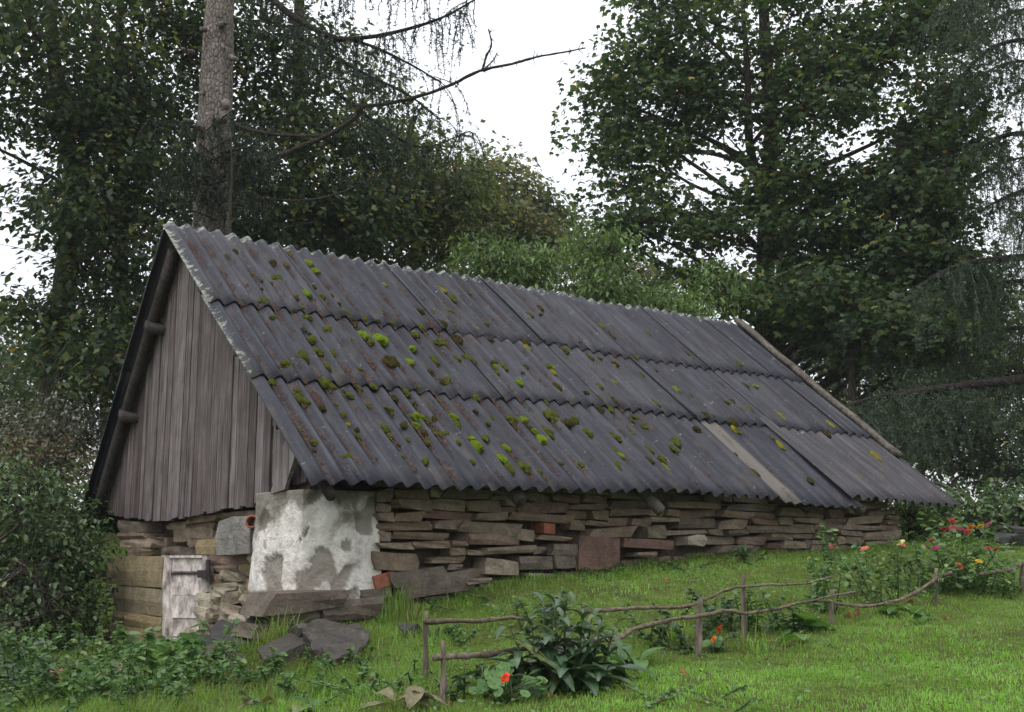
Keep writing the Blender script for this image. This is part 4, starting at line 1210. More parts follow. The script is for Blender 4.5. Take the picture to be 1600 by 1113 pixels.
limbs = [(rail_pts([(345, 300, 11.7), (300, 270, 11.5), (260, 290, 11.3)]), .015, .005), (rail_pts([(345, 240, 11.6), (400, 230, 11.3), (450, 250, 11.2)]), .015, .005), (rail_pts([(340, 320, 11.6), (390, 300, 11.4), (430, 330, 11.3)]), .015, .005),
         (rail_pts([(335, 270, 11.6), (320, 250, 11.5), (290, 225, 11.4)]), .012, .005), (rail_pts([(345, 280, 11.65), (375, 250, 11.45), (395, 225, 11.4)]), .012, .005), (rail_pts([(340, 345, 11.6), (300, 330, 11.4), (265, 340, 11.3)]), .012, .005)]
for _ in range(30):
    a = at(rng.uniform(318, 352), rng.uniform(190, 345), 11.75); an = rng.uniform(-PI, 0); ln_ = rng.uniform(.35, .75)
    limbs.append((branch_curve(a, a + np.array([math.cos(an) * ln_, math.sin(an) * ln_ * .6, rng.uniform(-.1, .22)]), .1, 4, .04, rng), .008, .003))
C2, T2_ = hanging(g, limbs, rng, 20, (.10, .34), dens=190, spread=.09, limb_geo=GL)
GL.build('limb', M_BARKDARK, sp, True)
C = np.concatenate([C, C2]); T = np.concatenate([T, T2_]); k = len(C)
v, f, kk = leaves(C, T, rng.normal(size=(k, 3)), rng.uniform(.028, .048, k), NEED)
g.add(v, f, np.repeat(rng.random(k), kk))
g.build('crown', M_NEEDLE, sp)
# straight dry sapling in front of the spruce
sap = empty('dry_sapling', gpt(360, 10.9))
tag(sap, 'thin dry bare stem rising beside the spruce trunk', 'sapling')
g = Geo(); P = spline([gpt(359, 10.9), at(359, 380, 10.9), at(362, 280, 10.9), at(361, 210, 10.9)], 6); add_tube(g, P, np.linspace(.022, .007, len(P)), 6)
for _ in range(8):
    i = rng.integers(8, len(P)); add_tube(g, branch_curve(P[i], P[i] + rng.normal(0, .12, 3) + np.array([0, 0, .1]), 0, 4, .05, rng), np.linspace(.004, .0015, 4), 3, cap=False)
g.build('stem', M_TWIG, sap, True)

def blob(px, py, Y, rx, ry, rz, k):      # px size at its own depth
    s = Y / 1837.0
    return (at(px, py, Y), (rx * s, ry, rz * s), k)

GRP_L = 'broadleaf trees behind the plank gable'
broadleaf('maple_tree', 'dark forked maple standing behind the plank gable by the bushes', [gpt(78, 14), at(80, 640, 14), at(105, 420, 14), at(118, 300, 14), at(98, 180, 14), at(80, 40, 14), at(75, -200, 14)], .17,
          [blob(60, 120, 13.6, 190, 1.6, 190, 84), blob(110, 420, 13.4, 95, 1.1, 190, 72), blob(40, -120, 14, 260, 1.8, 160, 40), blob(150, 560, 13, 70, .8, 90, 22), blob(160, 260, 13.5, 80, 1.0, 160, 30)],
          M_DARKLEAF, KITE, .105, 125, .33, None, None, 21, .05, forks=(([at(118, 300, 14), at(140, 180, 14), at(150, 60, 14), at(155, -150, 14)], .10),),
          skip=lambda p: np.array([(lambda c: (c[0] < 40 + 60 * abs(math.sin(c[1] * .02))) and 215 < c[1] < 480)(proj(x)) for x in p]))
broadleaf('maple_tree', 'slender dark tree between the forked maple and the spruce', [gpt(192, 14.6), at(190, 500, 14.6), at(188, 300, 14.6), at(186, 150, 14.6), at(190, -150, 14.6)], .11,
          [blob(225, 90, 14.4, 130, 1.3, 150, 60), blob(215, 330, 14.2, 85, 1.0, 170, 48), blob(250, -80, 14.4, 160, 1.5, 120, 25)], M_DARKLEAF, KITE, .10, 120, .32, None, None, 22, .04)
broadleaf('linden_tree', 'dense dark linden behind the spruce and its dead branches', [gpt(470, 16.5), at(468, 500, 16.5), at(465, 250, 16.5), at(470, -150, 16.5)], .18,
          [blob(420, 90, 16, 110, 1.6, 150, 62), blob(440, 300, 15.6, 130, 1.5, 150, 85), blob(400, -70, 16, 150, 1.6, 100, 22), blob(540, 290, 15.8, 90, 1.3, 120, 46), blob(300, 310, 16.5, 100, 1.2, 150, 40)],
          M_DARKLEAF, KITE, .105, 125, .36, None, None, 23, .05)
broadleaf('linden_tree', 'broad green tree with first yellow leaves behind the middle of the ridge', [gpt(650, 18.5), at(648, 500, 18.5), at(650, 350, 18.5), at(640, 200, 18.5)], .16,
          [blob(610, 265, 18, 90, 1.5, 115, 60), blob(680, 330, 17.6, 80, 1.4, 100, 58), blob(600, 380, 17.5, 130, 1.2, 60, 40), blob(565, 150, 18, 50, 1.0, 60, 14)], M_MID, KITE, .11, 130, .36, None, None, 24, .05, hue_pow=.75)
broadleaf('ash_tree', 'pale autumn tree with yellowing leaves above the middle of the ridge', [gpt(800, 25), at(800, 600, 25), at(795, 400, 25), at(790, 280, 25)], .18,
          [blob(760, 320, 25, 70, 1.6, 78, 70), blob(835, 365, 24.6, 48, 1.4, 68, 50), blob(740, 400, 24.5, 60, 1.4, 70, 34)], M_AUTUMN, KITE, .14, 120, .36, None, None, 25, .05)
broadleaf('ash_tree', 'yellowing tree low behind the elder leaves beside the big maple', [gpt(960, 22), at(960, 600, 22), at(955, 470, 22), at(950, 430, 22)], .12,
          [blob(930, 430, 22, 60, 1.2, 45, 36), blob(1010, 440, 22, 70, 1.2, 40, 30)], M_AUTUMN, KITE, .12, 110, .34, None, None, 26, .04)

def maple_gap(p):
    q = np.array([proj(x) for x in p])
    return q[:, 0] < 905
broadleaf('maple_tree', 'big maple with spreading dark crown beyond the far end of the roof', [gpt(1196, 17), at(1196, 560, 17), at(1196, 420, 17), at(1200, 300, 17), at(1205, 180, 17), at(1195, 60, 17), at(1190, -160, 17), at(1185, -350, 17)], .16,
          [blob(1020, 180, 17, 120, 1.2, 170, 108), blob(1045, 350, 16.6, 140, 1.1, 80, 84), blob(1330, 200, 16.3, 180, 1.3, 190, 118), blob(1370, 410, 15.9, 150, 1.1, 120, 88), blob(1150, 40, 17, 210, 1.3, 120, 66), blob(1250, -110, 17, 260, 1.6, 100, 34), blob(1280, 480, 15.6, 110, 1.0, 60, 38), blob(1400, 60, 16.6, 130, 1.1, 110, 38), blob(1470, 440, 15.4, 70, .8, 70, 24), blob(1400, 520, 15.2, 110, .9, 50, 40), blob(1440, 300, 15.8, 90, 1.0, 110, 40), blob(1250, 330, 16.2, 90, 1.0, 110, 40), blob(1130, 250, 16.8, 90, 1.0, 130, 46), blob(1150, 440, 16.4, 90, .9, 50, 30), blob(1470, 180, 16, 70, 1.0, 150, 44), blob(1450, 20, 16.4, 90, 1.0, 90, 26)],
          M_MAPLE, MAPLE, .095, 96, .29, None, None, 31, .055, flat=.42, droop=.7, skip=maple_gap, gap=.5,
          forks=(([at(1198, 330, 17), at(1172, 230, 16.9), at(1168, 120, 16.8), at(1160, 0, 16.8)], .085), ([at(1200, 400, 17), at(1260, 330, 16.4), at(1340, 280, 16), at(1400, 250, 15.8)], .07), ([at(1196, 400, 17), at(1140, 350, 16.6), at(1060, 330, 16.3)], .06)))
# background trees seen under and beside the maple
GB = 'dark trees in the distance beyond the far gable'
for i, (px, Y, bl) in enumerate(((1310, 27, [blob(1290, 500, 27, 80, 2, 70, 60), blob(1350, 600, 26, 100, 2, 90, 80), blob(1430, 540, 26, 90, 2, 80, 60)]), (1545, 22, [blob(1540, 540, 22, 80, 1.6, 100, 70), blob(1565, 690, 21.5, 60, 1.4, 70, 46), blob(1470, 650, 22, 70, 1.4, 80, 44)]),
                                 (1440, 30, [blob(1430, 640, 30, 90, 2, 100, 60), blob(1450, 730, 29, 90, 2, 50, 36)]), (1640, 24, [blob(1620, 640, 24, 70, 1.6, 130, 40)]))):
    broadleaf('background_tree', ('dark tree in the distance seen just past the verge board', 'slim trunked tree under the hanging larch boughs', 'distant tree filling the gap between verge board and slim trunk', 'distant tree behind the larch boughs by the right fence end')[i].replace(' right', ' last'),
              [gpt(px, Y), at(px, 800, Y), at(px, 600, Y), at(px + 3, 450, Y)], .12 if i != 1 else .13, bl, M_DARKLEAF, KITE, .13, 115, .38, GB, None, 40 + i, .04)
broadleaf('background_tree', 'pale misty tree at the edge of the garden behind the bushes', [gpt(-20, 22), at(-20, 700, 22), at(-15, 560, 22)], .12,
          [blob(10, 620, 22, 75, 1.6, 70, 44), blob(-60, 520, 22, 60, 1.6, 90, 30), blob(60, 690, 20, 70, 1.4, 50, 26)], M_FAR, KITE, .12, 120, .36, None, None, 50, .04)
broadleaf('background_tree', 'green tree behind the forked maple above the misty tree', [gpt(170, 19), at(165, 700, 19), at(160, 480, 19)], .12,
          [blob(180, 560, 19, 90, 1.6, 110, 60), blob(60, 600, 19, 50, 1.4, 60, 18)], M_DARKLEAF, KITE, .12, 120, .36, None, None, 51, .04)
# elder shrubs with bright compound leaves behind the ridge
def elder(px, Y, bl, seed, label):
    return broadleaf('elder_shrub', label, [gpt(px, Y), at(px, 700, Y), at(px, 560, Y)], .05, bl, M_ELDER, LANCE, .095, 100, .2, 'elder shrubs behind the ridge', None, seed, .02, flat=.6, droop=.8, cat='shrub', gap=9)
elder(800, 13.2, [blob(800, 440, 13.2, 62, .6, 36, 24), blob(768, 395, 13.2, 34, .4, 18, 7), blob(850, 410, 13.3, 26, .3, 26, 6)], 60, 'elder shrub with bluish green leaves rising behind the middle of the ridge')
elder(930, 13.8, [blob(930, 395, 13.8, 34, .5, 40, 13), blob(940, 465, 13.6, 75, .6, 30, 28)], 61, 'tallest elder shrub peeking over the ridge before the big maple')
elder(1060, 14.6, [blob(1040, 490, 14.4, 70, .7, 30, 28), blob(1110, 460, 15, 45, .5, 40, 14)], 62, 'low elder shrub over the far part of the ridge')

# larch at the edge of the lawn: limbs reach in with hanging branchlets
rng = np.random.default_rng(9)
la = empty('larch_tree', gpt(1760, 14))
tag(la, 'old larch with long drooping dark boughs beside the big maple', 'tree')
g = Geo()
LP = spline([gpt(1760, 14), at(1765, 600, 14), at(1760, 300, 14), at(1755, 0, 14), at(1750, -500, 14)], 8)
add_tube(g, LP, np.linspace(.28, .10, len(LP)), 14, rough=.03)
wood = g
big = []
for pts, r in (([(1760, 590, 14), (1650, 590, 13.6), (1560, 597, 13.2), (1450, 610, 12.8), (1370, 622, 12.6), (1310, 640, 12.5)], .075), ([(1760, 385, 14), (1650, 398, 13.6), (1560, 405, 13.4), (1500, 415, 13.2), (1430, 450, 13.0)], .06),
               ([(1758, 190, 14), (1650, 205, 13.6), (1570, 212, 13.4), (1520, 240, 13.3)], .05), ([(1758, 470, 14), (1660, 450, 13.7), (1580, 440, 13.5), (1510, 470, 13.3)], .045), ([(1755, 60, 14), (1650, 60, 13.6), (1560, 70, 13.5), (1500, 120, 13.4)], .045),
               ([(1755, 280, 14), (1660, 290, 14.5), (1590, 300, 14.6), (1530, 330, 14.6)], .035), ([(1755, -40, 14), (1620, -40, 13.8), (1530, -20, 13.6), (1470, 30, 13.5)], .045), ([(1755, 520, 14), (1650, 510, 14.6), (1540, 520, 15), (1440, 560, 15.2)], .04),
               ([(1755, 340, 14), (1650, 350, 13.2), (1580, 330, 12.8)], .03), ([(1755, 140, 14), (1660, 130, 13.2), (1590, 140, 12.9)], .03), ([(1755, -80, 14), (1640, -70, 13), (1560, -40, 12.7), (1500, 10, 12.5)], .035), ([(1755, 10, 14), (1660, 10, 14.8), (1580, 20, 15.2), (1490, 60, 15.4)], .035), ([(1755, 100, 14), (1660, 95, 14.6), (1570, 100, 15), (1500, 140, 15.2)], .03), ([(1755, 230, 14), (1660, 245, 14.8), (1580, 250, 15), (1510, 285, 15.2)], .03), ([(1755, 310, 14), (1660, 320, 13), (1600, 330, 12.7)], .03)):
    big.append((rail_pts(pts), r, r * .3))
for P, r0, r1 in big:
    S_ = spline(P, 8); add_tube(wood, S_, np.linspace(r0, r1, len(S_)), 9, rough=.06)
wood.build('trunk', M_BARKDARK, la, True)
g = Geo()
C, T = hanging(g, [(P, .006, .003) for P, _, _ in big], rng, 44, (.2, .9), dens=120, spread=.15, side=.4)
k = len(C); v, f, kk = leaves(C, T, rng.normal(size=(k, 3)), rng.uniform(.03, .06, k), NEED)
g.add(v, f, np.repeat(rng.random(k), kk)); g.build('crown', M_LARCH, la)
# a young spruce, dark, past the far end of the roof
rng = np.random.default_rng(10)
ys = empty('young_spruce', gpt(1330, 15.0))
tag(ys, 'dark drooping young spruce just past the verge board', 'tree')
g = Geo(); YP = spline([gpt(1330, 15), at(1330, 700, 15), at(1332, 500, 15)], 6); add_tube(g, YP, np.linspace(.10, .03, len(YP)), 9); g.build('trunk', M_BARK, ys, True)
g = Geo(); lim = []
for _ in range(26):
    a = YP[rng.integers(4, len(YP))]; an = rng.uniform(0, 2 * PI); ln = rng.uniform(.7, 1.5)
    e = a + np.array([math.cos(an) * ln, math.sin(an) * ln, -.25 * ln]); lim.append((branch_curve(a, e, .25, 5, .03, rng), .012, .004))
C, T = hanging(g, lim, rng, 16, (.12, .45), dens=120, spread=.1)
k = len(C); v, f, kk = leaves(C, T, rng.normal(size=(k, 3)), rng.uniform(.03, .05, k), NEED)
g.add(v, f, np.repeat(rng.random(k), kk)); g.build('crown', M_NEEDLE, ys)

# ------------------------------------------------------------------ garden plants
def bent_leaf(name, mat, length=1.0, width=.22, bend=.5, fold=.12, seg=6, shape='strap', seed=0, wave=.0):
    """leaf along +Y bending down, unit length; midrib fold"""
    r = np.random.default_rng(seed)
    t = np.linspace(0, 1, seg + 1)
    if shape == 'strap': w = np.sin(PI * np.clip(t * .93 + .05, 0, 1)) ** .75
    elif shape == 'oval': w = np.sin(PI * np.clip(t, .02, 1)) ** .8 * (1.15 - .3 * t)
    else: w = np.sin(PI * np.clip(t ** .75, .03, 1)) ** .6
    y = (np.sin(bend * t) / max(bend, 1e-3)); z = -(1 - np.cos(bend * t)) / max(bend, 1e-3)
    V_ = []
    for i in range(seg + 1):
        e = wave * r.normal()
        V_ += [(-w[i] * width, y[i], z[i] + fold * w[i] * width * 2 + e), (0, y[i], z[i]), (w[i] * width, y[i], z[i] + fold * w[i] * width * 2 - e)]
    F_ = []
    for i in range(seg):
        a = i * 3
        F_ += [(a, a + 1, a + 4, a + 3), (a + 1, a + 2, a + 5, a + 4)]
    me = bpy.data.meshes.new(name)
    me.from_pydata([tuple(v) for v in V_], [], F_)
    me.polygons.foreach_set('use_smooth', np.ones(len(F_), bool))
    me.materials.append(mat)
    return me
def flat_mat(name, stops, rough=.45, trans=.25, spec=.45, vein=None):
    m, n, l = new_mat(name)
    r = ramp(n, stops); l.new(obj_rand(n), r.inputs['Fac'])
    pos = geo_pos(n); k = noise(n, l, pos, 60, 4, .6)
    c = mix(n, l, 1.0, r.outputs[0], ramp_out(n, l, k.outputs['Fac'], [(.3, (.7, .7, .7)), (.7, (1.25, 1.25, 1.2))]), 'MULTIPLY')
    if vein:
        ob = coords(n, 'Object'); sp_ = n.new('ShaderNodeSeparateXYZ'); l.new(ob, sp_.inputs[0])
        ax = math_(n, l, 'ABSOLUTE', sp_.outputs[0])
        c = mix(n, l, ramp_out(n, l, ax, [(.008, (.55,) * 3), (.028, (0, 0, 0))]), c, vein)
    p = finish(n, l, c, rough, k.outputs['Fac'], .3, .004, spec)
    t = n.new('ShaderNodeBsdfTranslucent'); l.new(mix(n, l, 1.0, c, (1.6, 1.7, .9), 'MULTIPLY'), t.inputs['Color'])
    ms = n.new('ShaderNodeMixShader'); ms.inputs[0].default_value = trans
    l.new(p.outputs[0], ms.inputs[1]); l.new(t.outputs[0], ms.inputs[2])
    output(n, l, ms)
    return m
M_STRAP = flat_mat('dark_strap_leaf', [(0, (.028, .062, .028)), (.5, (.042, .088, .038)), (.92, (.065, .12, .048)), (1, (.14, .16, .05))], .35, .15, .5, (.10, .15, .09))
M_FRESH = flat_mat('fresh_leaf', [(0, (.05, .12, .03)), (.6, (.08, .17, .045)), (1, (.12, .21, .06))], .4, .3)
M_NAST = flat_mat('nasturtium_leaf', [(0, (0.06, 0.144, 0.036)), (.8, (0.096, 0.2, 0.052)), (.93, (0.136, 0.232, 0.056)), (1, (0.336, 0.32, 0.048))], .5, .3)
M_DRY = flat_mat('dry_leaf', [(0, (.22, .12, .05)), (.5, (.30, .14, .06)), (1, (.17, .08, .05))], .7, .15, .2)
M_GREYDRY = flat_mat('withered_leaf', [(0, (.13, .13, .075)), (1, (.18, .16, .10))], .7, .15, .2)
M_STEM = flat_mat('green_stem', [(0, (.06, .10, .03)), (1, (.09, .13, .045))], .5, .1)
def petal_mat(name, c):
    return flat_mat(name, [(0, tuple(x * .85 for x in c)), (1, tuple(min(1, x * 1.1) for x in c))], .5, .3, .3)
PET = {'red': petal_mat('red_petals', (.72, .05, .015)), 'orange': petal_mat('orange_petals', (.75, .17, .02)), 'pink': petal_mat('pink_petals', (.62, .09, .17)), 'crimson': petal_mat('crimson_petals', (.40, .018, .06)),
       'magenta': petal_mat('magenta_petals', (.38, .03, .15)), 'cream': petal_mat('cream_petals', (.72, .62, .32)), 'salmon': petal_mat('salmon_petals', (.75, .22, .17)), 'yellow': petal_mat('yellow_petals', (.70, .42, .03)), 'heart': petal_mat('flower_heart', (.16, .09, .02))}
STRAPS = [bent_leaf('leaf', M_STRAP, 1, .11 + .02 * (i % 3), .9 + .28 * i, .2, 7, 'strap', i, .012) for i in range(5)]
OVALS = [bent_leaf('leaf', M_FRESH, 1, .30, .5 + .25 * i, .15, 6, 'oval', i, .015) for i in range(4)]
WITHER = [bent_leaf('leaf', M_GREYDRY, 1, .2, .7 + .4 * i, .25, 6, 'oval', i, .03) for i in range(3)]
def put_leaf(me, parent, p, az, el, size, roll=0.0, name='leaf', wscale=1.0):
    o = bpy.data.objects.new(name, me)
    o.matrix_world = Matrix.Identity(4)
    link(o, parent)
    M = Matrix.Translation(Vector(p)) @ Matrix.Rotation(az, 4, 'Z') @ Matrix.Rotation(el, 4, 'X') @ Matrix.Rotation(roll, 4, 'Y') @ Matrix.Diagonal((size * wscale, size, size, 1))
    loc, rot, sc = M.decompose()
    o.location, o.rotation_mode, o.rotation_quaternion, o.scale = loc, 'QUATERNION', rot, sc
    return o
rp = random.Random(9)
def rosette(name, label, p, n, meshes, size, cat='plant', spread=.03, el=(-.1, 1.1), group=None, stem=None, w=1.0):
    root = empty(name, p); tag(root, label, cat, group)
    for i in range(n):
        az = i * 2.399 + rp.uniform(-.3, .3); t = i / n
        q = np.array(p) + np.array([rp.gauss(0, spread), rp.gauss(0, spread), rp.uniform(.0, .03)])
        put_leaf(rp.choice(meshes), root, q, az, el[0] + (el[1] - el[0]) * t + rp.uniform(-.12, .12), size * rp.uniform(.7, 1.1) * (1 - .25 * t), rp.gauss(0, .15), 'leaf', w)
    return root
# dark strap-leaved plant in the bed
p = on_ground(885, 1078)
st_ = rosette('strap_leaved_plant', 'lush dark plant with long drooping strap leaves behind the front rail', p + np.array([0, .04, .01]), 70, STRAPS, .33, spread=.08, el=(.25, 1.45), w=1.0)
for dx, dy, h in ((-.03, .05, .34), (.05, .08, .30), (-.10, .06, .28), (.10, .03, .27), (.0, .12, .38), (-.06, .12, .34), (.08, .12, .31), (.14, .08, .25), (-.15, .03, .24)):
    g = Geo(); b = p + np.array([dx, dy, 0]); P = spline([b, b + np.array([dx * .2, 0, h * .5]), b + np.array([dx * .5, 0, h])], 5); add_tube(g, P, np.linspace(.007, .003, len(P)), 5)
    g.build('stem', M_STEM, st_, True)
    for k in range(13):
        i = int(len(P) * (.15 + .85 * k / 13)); put_leaf(rp.choice(STRAPS), st_, P[min(i, len(P) - 1)], k * 2.4 + dx * 50, rp.uniform(.3, 1.1), .16 * (1.15 - .5 * k / 13), 0, 'leaf', 1.1)
# nasturtiums
def round_leaf(mat, seed):
    bm = bmesh.new(); r = random.Random(seed)
    c = bm.verts.new((0, 0, -.05)); ring = [bm.verts.new((math.cos(a) * (.5 + r.uniform(-.03, .03)), math.sin(a) * (.5 + r.uniform(-.03, .03)), r.uniform(-.03, .05))) for a in [k * PI / 7 for k in range(14)]]
    for k in range(14): bm.faces.new((c, ring[k], ring[(k + 1) % 14]))
    me = bpy.data.meshes.new('leaf'); bm.to_mesh(me); bm.free(); me.materials.append(mat)
    return me
ROUND = [round_leaf(M_NAST, i) for i in range(4)]
def flower_mesh(key, rings=((10, .5, .15), (8, .36, .32)), w=.17):
    bm = bmesh.new()
    for cnt, rad, lift in rings:
        for k in range(cnt):
            a = 2 * PI * k / cnt + lift * 3; ca, sa = math.cos(a), math.sin(a)
            pt = lambda x, y, z: bm.verts.new((x * ca - y * sa, x * sa + y * ca, z))
            v = [pt(.05, 0, .05), pt(rad * .65, -w, lift * .8), pt(rad, -w * .45, lift * .55), pt(rad, w * .45, lift * .55), pt(rad * .65, w, lift * .8)]
            bm.faces.new(v)
    me = bpy.data.meshes.new('flower'); bm.to_mesh(me); bm.free(); me.materials.append(PET[key])
    return me
FLW = {k: flower_mesh(k) for k in PET if k != 'heart'}
NFLW = {k: flower_mesh(k, ((5, .5, .30), (4, .34, .42)), .22) for k in ('red', 'orange')}
hm = bpy.data.meshes.new('flower_heart'); bm = bmesh.new(); bmesh.ops.create_icosphere(bm, subdivisions=1, radius=.13); bm.to_mesh(hm); bm.free(); hm.materials.append(PET['heart'])
def flower(key, parent, p, size, tilt=(0, 0), table=FLW):
    o = bpy.data.objects.new('flower', table[key]); link(o, parent)
    size = size * (.85 if table is FLW else 1); o.location = Vector(p); o.scale = (size, size, size); o.rotation_euler = (tilt[0], tilt[1], rp.uniform(0, 6))
    h = bpy.data.objects.new('flower_heart', hm); h.parent = o; COL.objects.link(h); h.location = (0, 0, .16)
    return o
def nasturtium(p, n, rad, hgt, flowers, label, size=.055):
    root = empty('nasturtium', p); tag(root, label, 'flower')
    g = Geo()
    for i in range(n):
        a = rp.uniform(0, 6.28); r = rad * math.sqrt(rp.random()); z = hgt * (1 - .5 * (r / rad) ** 2) * rp.uniform(.45, 1.05)
        q = np.array(p) + np.array([r * math.cos(a), r * math.sin(a) * .8, z])
        add_tube(g, branch_curve(np.array(p) + np.array([rp.gauss(0, .02), rp.gauss(0, .02), 0]), q, .3, 5, .05), np.linspace(.003, .0018, 5), 4)
        o = bpy.data.objects.new('leaf', rp.choice(ROUND)); link(o, root); s = size * rp.uniform(.6, 1.15)
        o.location = Vector(q); o.scale = (s, s, s); o.rotation_euler = (rp.uniform(.15, 1.0), rp.gauss(0, .35), rp.gauss(0, .5))
    for dx, dy, dz, k in flowers:
        q = np.array(p) + np.array([dx, dy, dz]); add_tube(g, branch_curve(np.array(p), q, .2, 5, .04), np.linspace(.003, .0018, 5), 4)
        flower(k, root, q, .046, (1.0, rp.gauss(0, .2)), NFLW)
    g.build('stem', M_STEM, root, True)
p = on_ground(790, 1098)
nasturtium(p, 30, .15, .15, [(.005, -.12, .10, 'red')], 'nasturtium with round pale leaves and one scarlet flower')
p = on_ground(1118, 1020)
nasturtium(p, 9, .07, .07, [(.02, -.05, .11, 'red'), (-.01, -.05, .06, 'orange')], 'small nasturtium with orange red flowers beside the fence post', .05)
# broad fresh leaves and rosettes along the bed
rosette('leafy_weed', 'fresh green broad leaved weed beside the strap leaves', on_ground(990, 1040), 16, OVALS, .15, spread=.06, el=(.1, 1.0), w=.9)
rosette('marrow_plant', 'broad leaved marrow seedling under the rail by the third post', on_ground(1262, 985), 14, OVALS, .20, spread=.09, el=(0, .9), w=1.3)
rosette('leafy_weed', 'pale broad leaf pair lying on the lawn edge below the marrow', on_ground(1262, 1003), 5, OVALS, .14, spread=.08, el=(-.1, .3), w=1.2)
rosette('leafy_weed', 'tuft of pointed green leaves by the lawn edge under the curved rail', on_ground(1395, 962), 12, OVALS, .15, spread=.1, el=(.0, .9))
rosette('withered_plant', 'withered grey green leaves at the foot of the nearer fence post', on_ground(655, 1108), 7, WITHER, .20, spread=.05, el=(.1, .9))
rosette('broad_leaf_seedling', 'grey green pointed leaves standing alone in rough grass', on_ground(490, 1113) + np.array([0, 0, -.02]), 7, STRAPS, .19, spread=.03, el=(.35, 1.1), w=1.6)
q = rosette('spent_flower', 'spent flower stalk with brown drooping bud in rough grass', on_ground(400, 1113), 5, WITHER, .14, spread=.03, el=(.3, 1.2))
# fallen leaves
DRYM = []
for i in range(3):
    g_ = bent_leaf('fallen_leaf', M_DRY, 1, .42, .9 + .5 * i, .5, 5, 'oval', i, .06); DRYM.append(g_)
for px, py, s in ((1062, 1060, .055), (1250, 998, .05), (1158, 1030, .04), (1324, 968, .07), (1335, 962, .06), (1408, 952, .06), (1428, 950, .07), (1482, 975, .045), (1031, 1106, .035), (1175, 905, .06), (1045, 913, .04), (860, 1100, .05), (1290, 905, .04), (585, 1075, .05), (1340, 1040, .03), (700, 1110, .04)):
    p = on_ground(px, py); o = bpy.data.objects.new('fallen_leaf', rp.choice(DRYM)); COL.objects.link(o)
    o.location = Vector(p + np.array([0, 0, .022])); o.scale = (s * .75, s * .75, s * .75); o.rotation_euler = (rp.gauss(.3, .3), rp.gauss(0, .4), rp.uniform(0, 6))
    tag(o, 'curled brown fallen leaf lying on the grass', 'leaf', 'fallen leaves on the grass')

# zinnias
M_ZINLEAF = leaf_mat('zinnia_leaves', [(0, (.05, .10, .03)), (.6, (.085, .16, .05)), (1, (.14, .22, .07))], .45, .3, .4, 1.5)
def zinnia(label, p, heads, bushy=.0, nleaf=60, group=None):
    root = empty('zinnia', p); tag(root, label, 'flower', group)
    g = Geo(); C, T, S = [], [], []
    for hp, key, size in heads:
        b = np.array(p) + np.array([rp.gauss(0, .03 + bushy * .3), rp.gauss(0, .03 + bushy * .2), 0])
        P = branch_curve(b, hp, .1, 9, .04); add_tube(g, P, np.linspace(.006, .003, 9), 5)
        flower(key, root, hp, size, (rp.uniform(.2, .8), rp.gauss(0, .3)))
        for _ in range(nleaf):
            i = rp.randrange(1, 9); C.append(P[i] + np.array([rp.gauss(0, bushy * .35), rp.gauss(0, bushy * .35), rp.gauss(0, .02 + bushy * .2)])); a = rp.uniform(0, 6.28); T.append((math.cos(a), math.sin(a), rp.uniform(-.5, .4))); S.append(rp.uniform(.03, .065))
    g.build('stem', M_STEM, root, True)
    C = np.array(C); C[:, 2] = np.maximum(C[:, 2], p[2] + .02)
    leaf_cloud('foliage', C, np.array(T), np.array([0, 0, 1.0]) + RNG.normal(0, .4, (len(C), 3)), np.array(S), RNG.random(len(C)), OVAL, M_ZINLEAF, root)
Yz = 7.7
H1 = [(at(1487, 815, Yz + .2), 'pink', .07), (at(1476, 829, Yz), 'crimson', .07), (at(1503, 829, Yz), 'crimson', .075), (at(1490, 826, Yz + .1), 'crimson', .075), (at(1456, 845, Yz - .2), 'pink', .065), (at(1449, 856, Yz - .2), 'magenta', .06), (at(1463, 857, Yz - .3), 'magenta', .06)]
zinnia('zinnia clump with crimson and pink heads beside the last fence posts', gpt(1480, 7.7, dz=.1), H1, .28, 62)
H2 = [(at(1517, 826, Yz + .1), 'orange', .07), (at(1513, 832, Yz), 'salmon', .065), (at(1532, 824, Yz + .2), 'yellow', .07), (at(1545, 821, Yz + .3), 'magenta', .07), (at(1544, 858, Yz), 'pink', .06), (at(1557, 860, Yz), 'pink', .06), (at(1498, 885, Yz - .3), 'salmon', .065), (at(1529, 878, Yz - .2), 'yellow', .06)]
zinnia('zinnia clump with orange yellow and salmon heads at the end of the bed', gpt(1520, 7.75, dz=.1), H2, .28, 62)
zinnia('zinnia with one cream and pink head near the wall', gpt(1408, 7.6, dz=.1), [(at(1408, 849, 7.6), 'cream', .075), (at(1411, 853, 7.55), 'salmon', .05)], .05, 26)
zinnia('low zinnia with a flat salmon head near the wall', gpt(1352, 7.8, dz=.1), [(at(1352, 859, 7.8), 'salmon', .085)], .03, 24)
zinnia('zinnia with a red head half hidden against the stone wall', gpt(1302, 8.0, dz=.1), [(at(1302, 856, 8.0), 'crimson', .07)], .03, 24)
zinnia('zinnia with a flat cream head in the middle of the bed', gpt(1377, 6.9, dz=.1), [(at(1377, 889, 6.9), 'cream', .075)], .06, 40)
zinnia('young zinnia with a small white head near the wall', gpt(1264, 7.2, dz=.1), [(at(1264, 873, 7.2), 'cream', .035)], .04, 20)
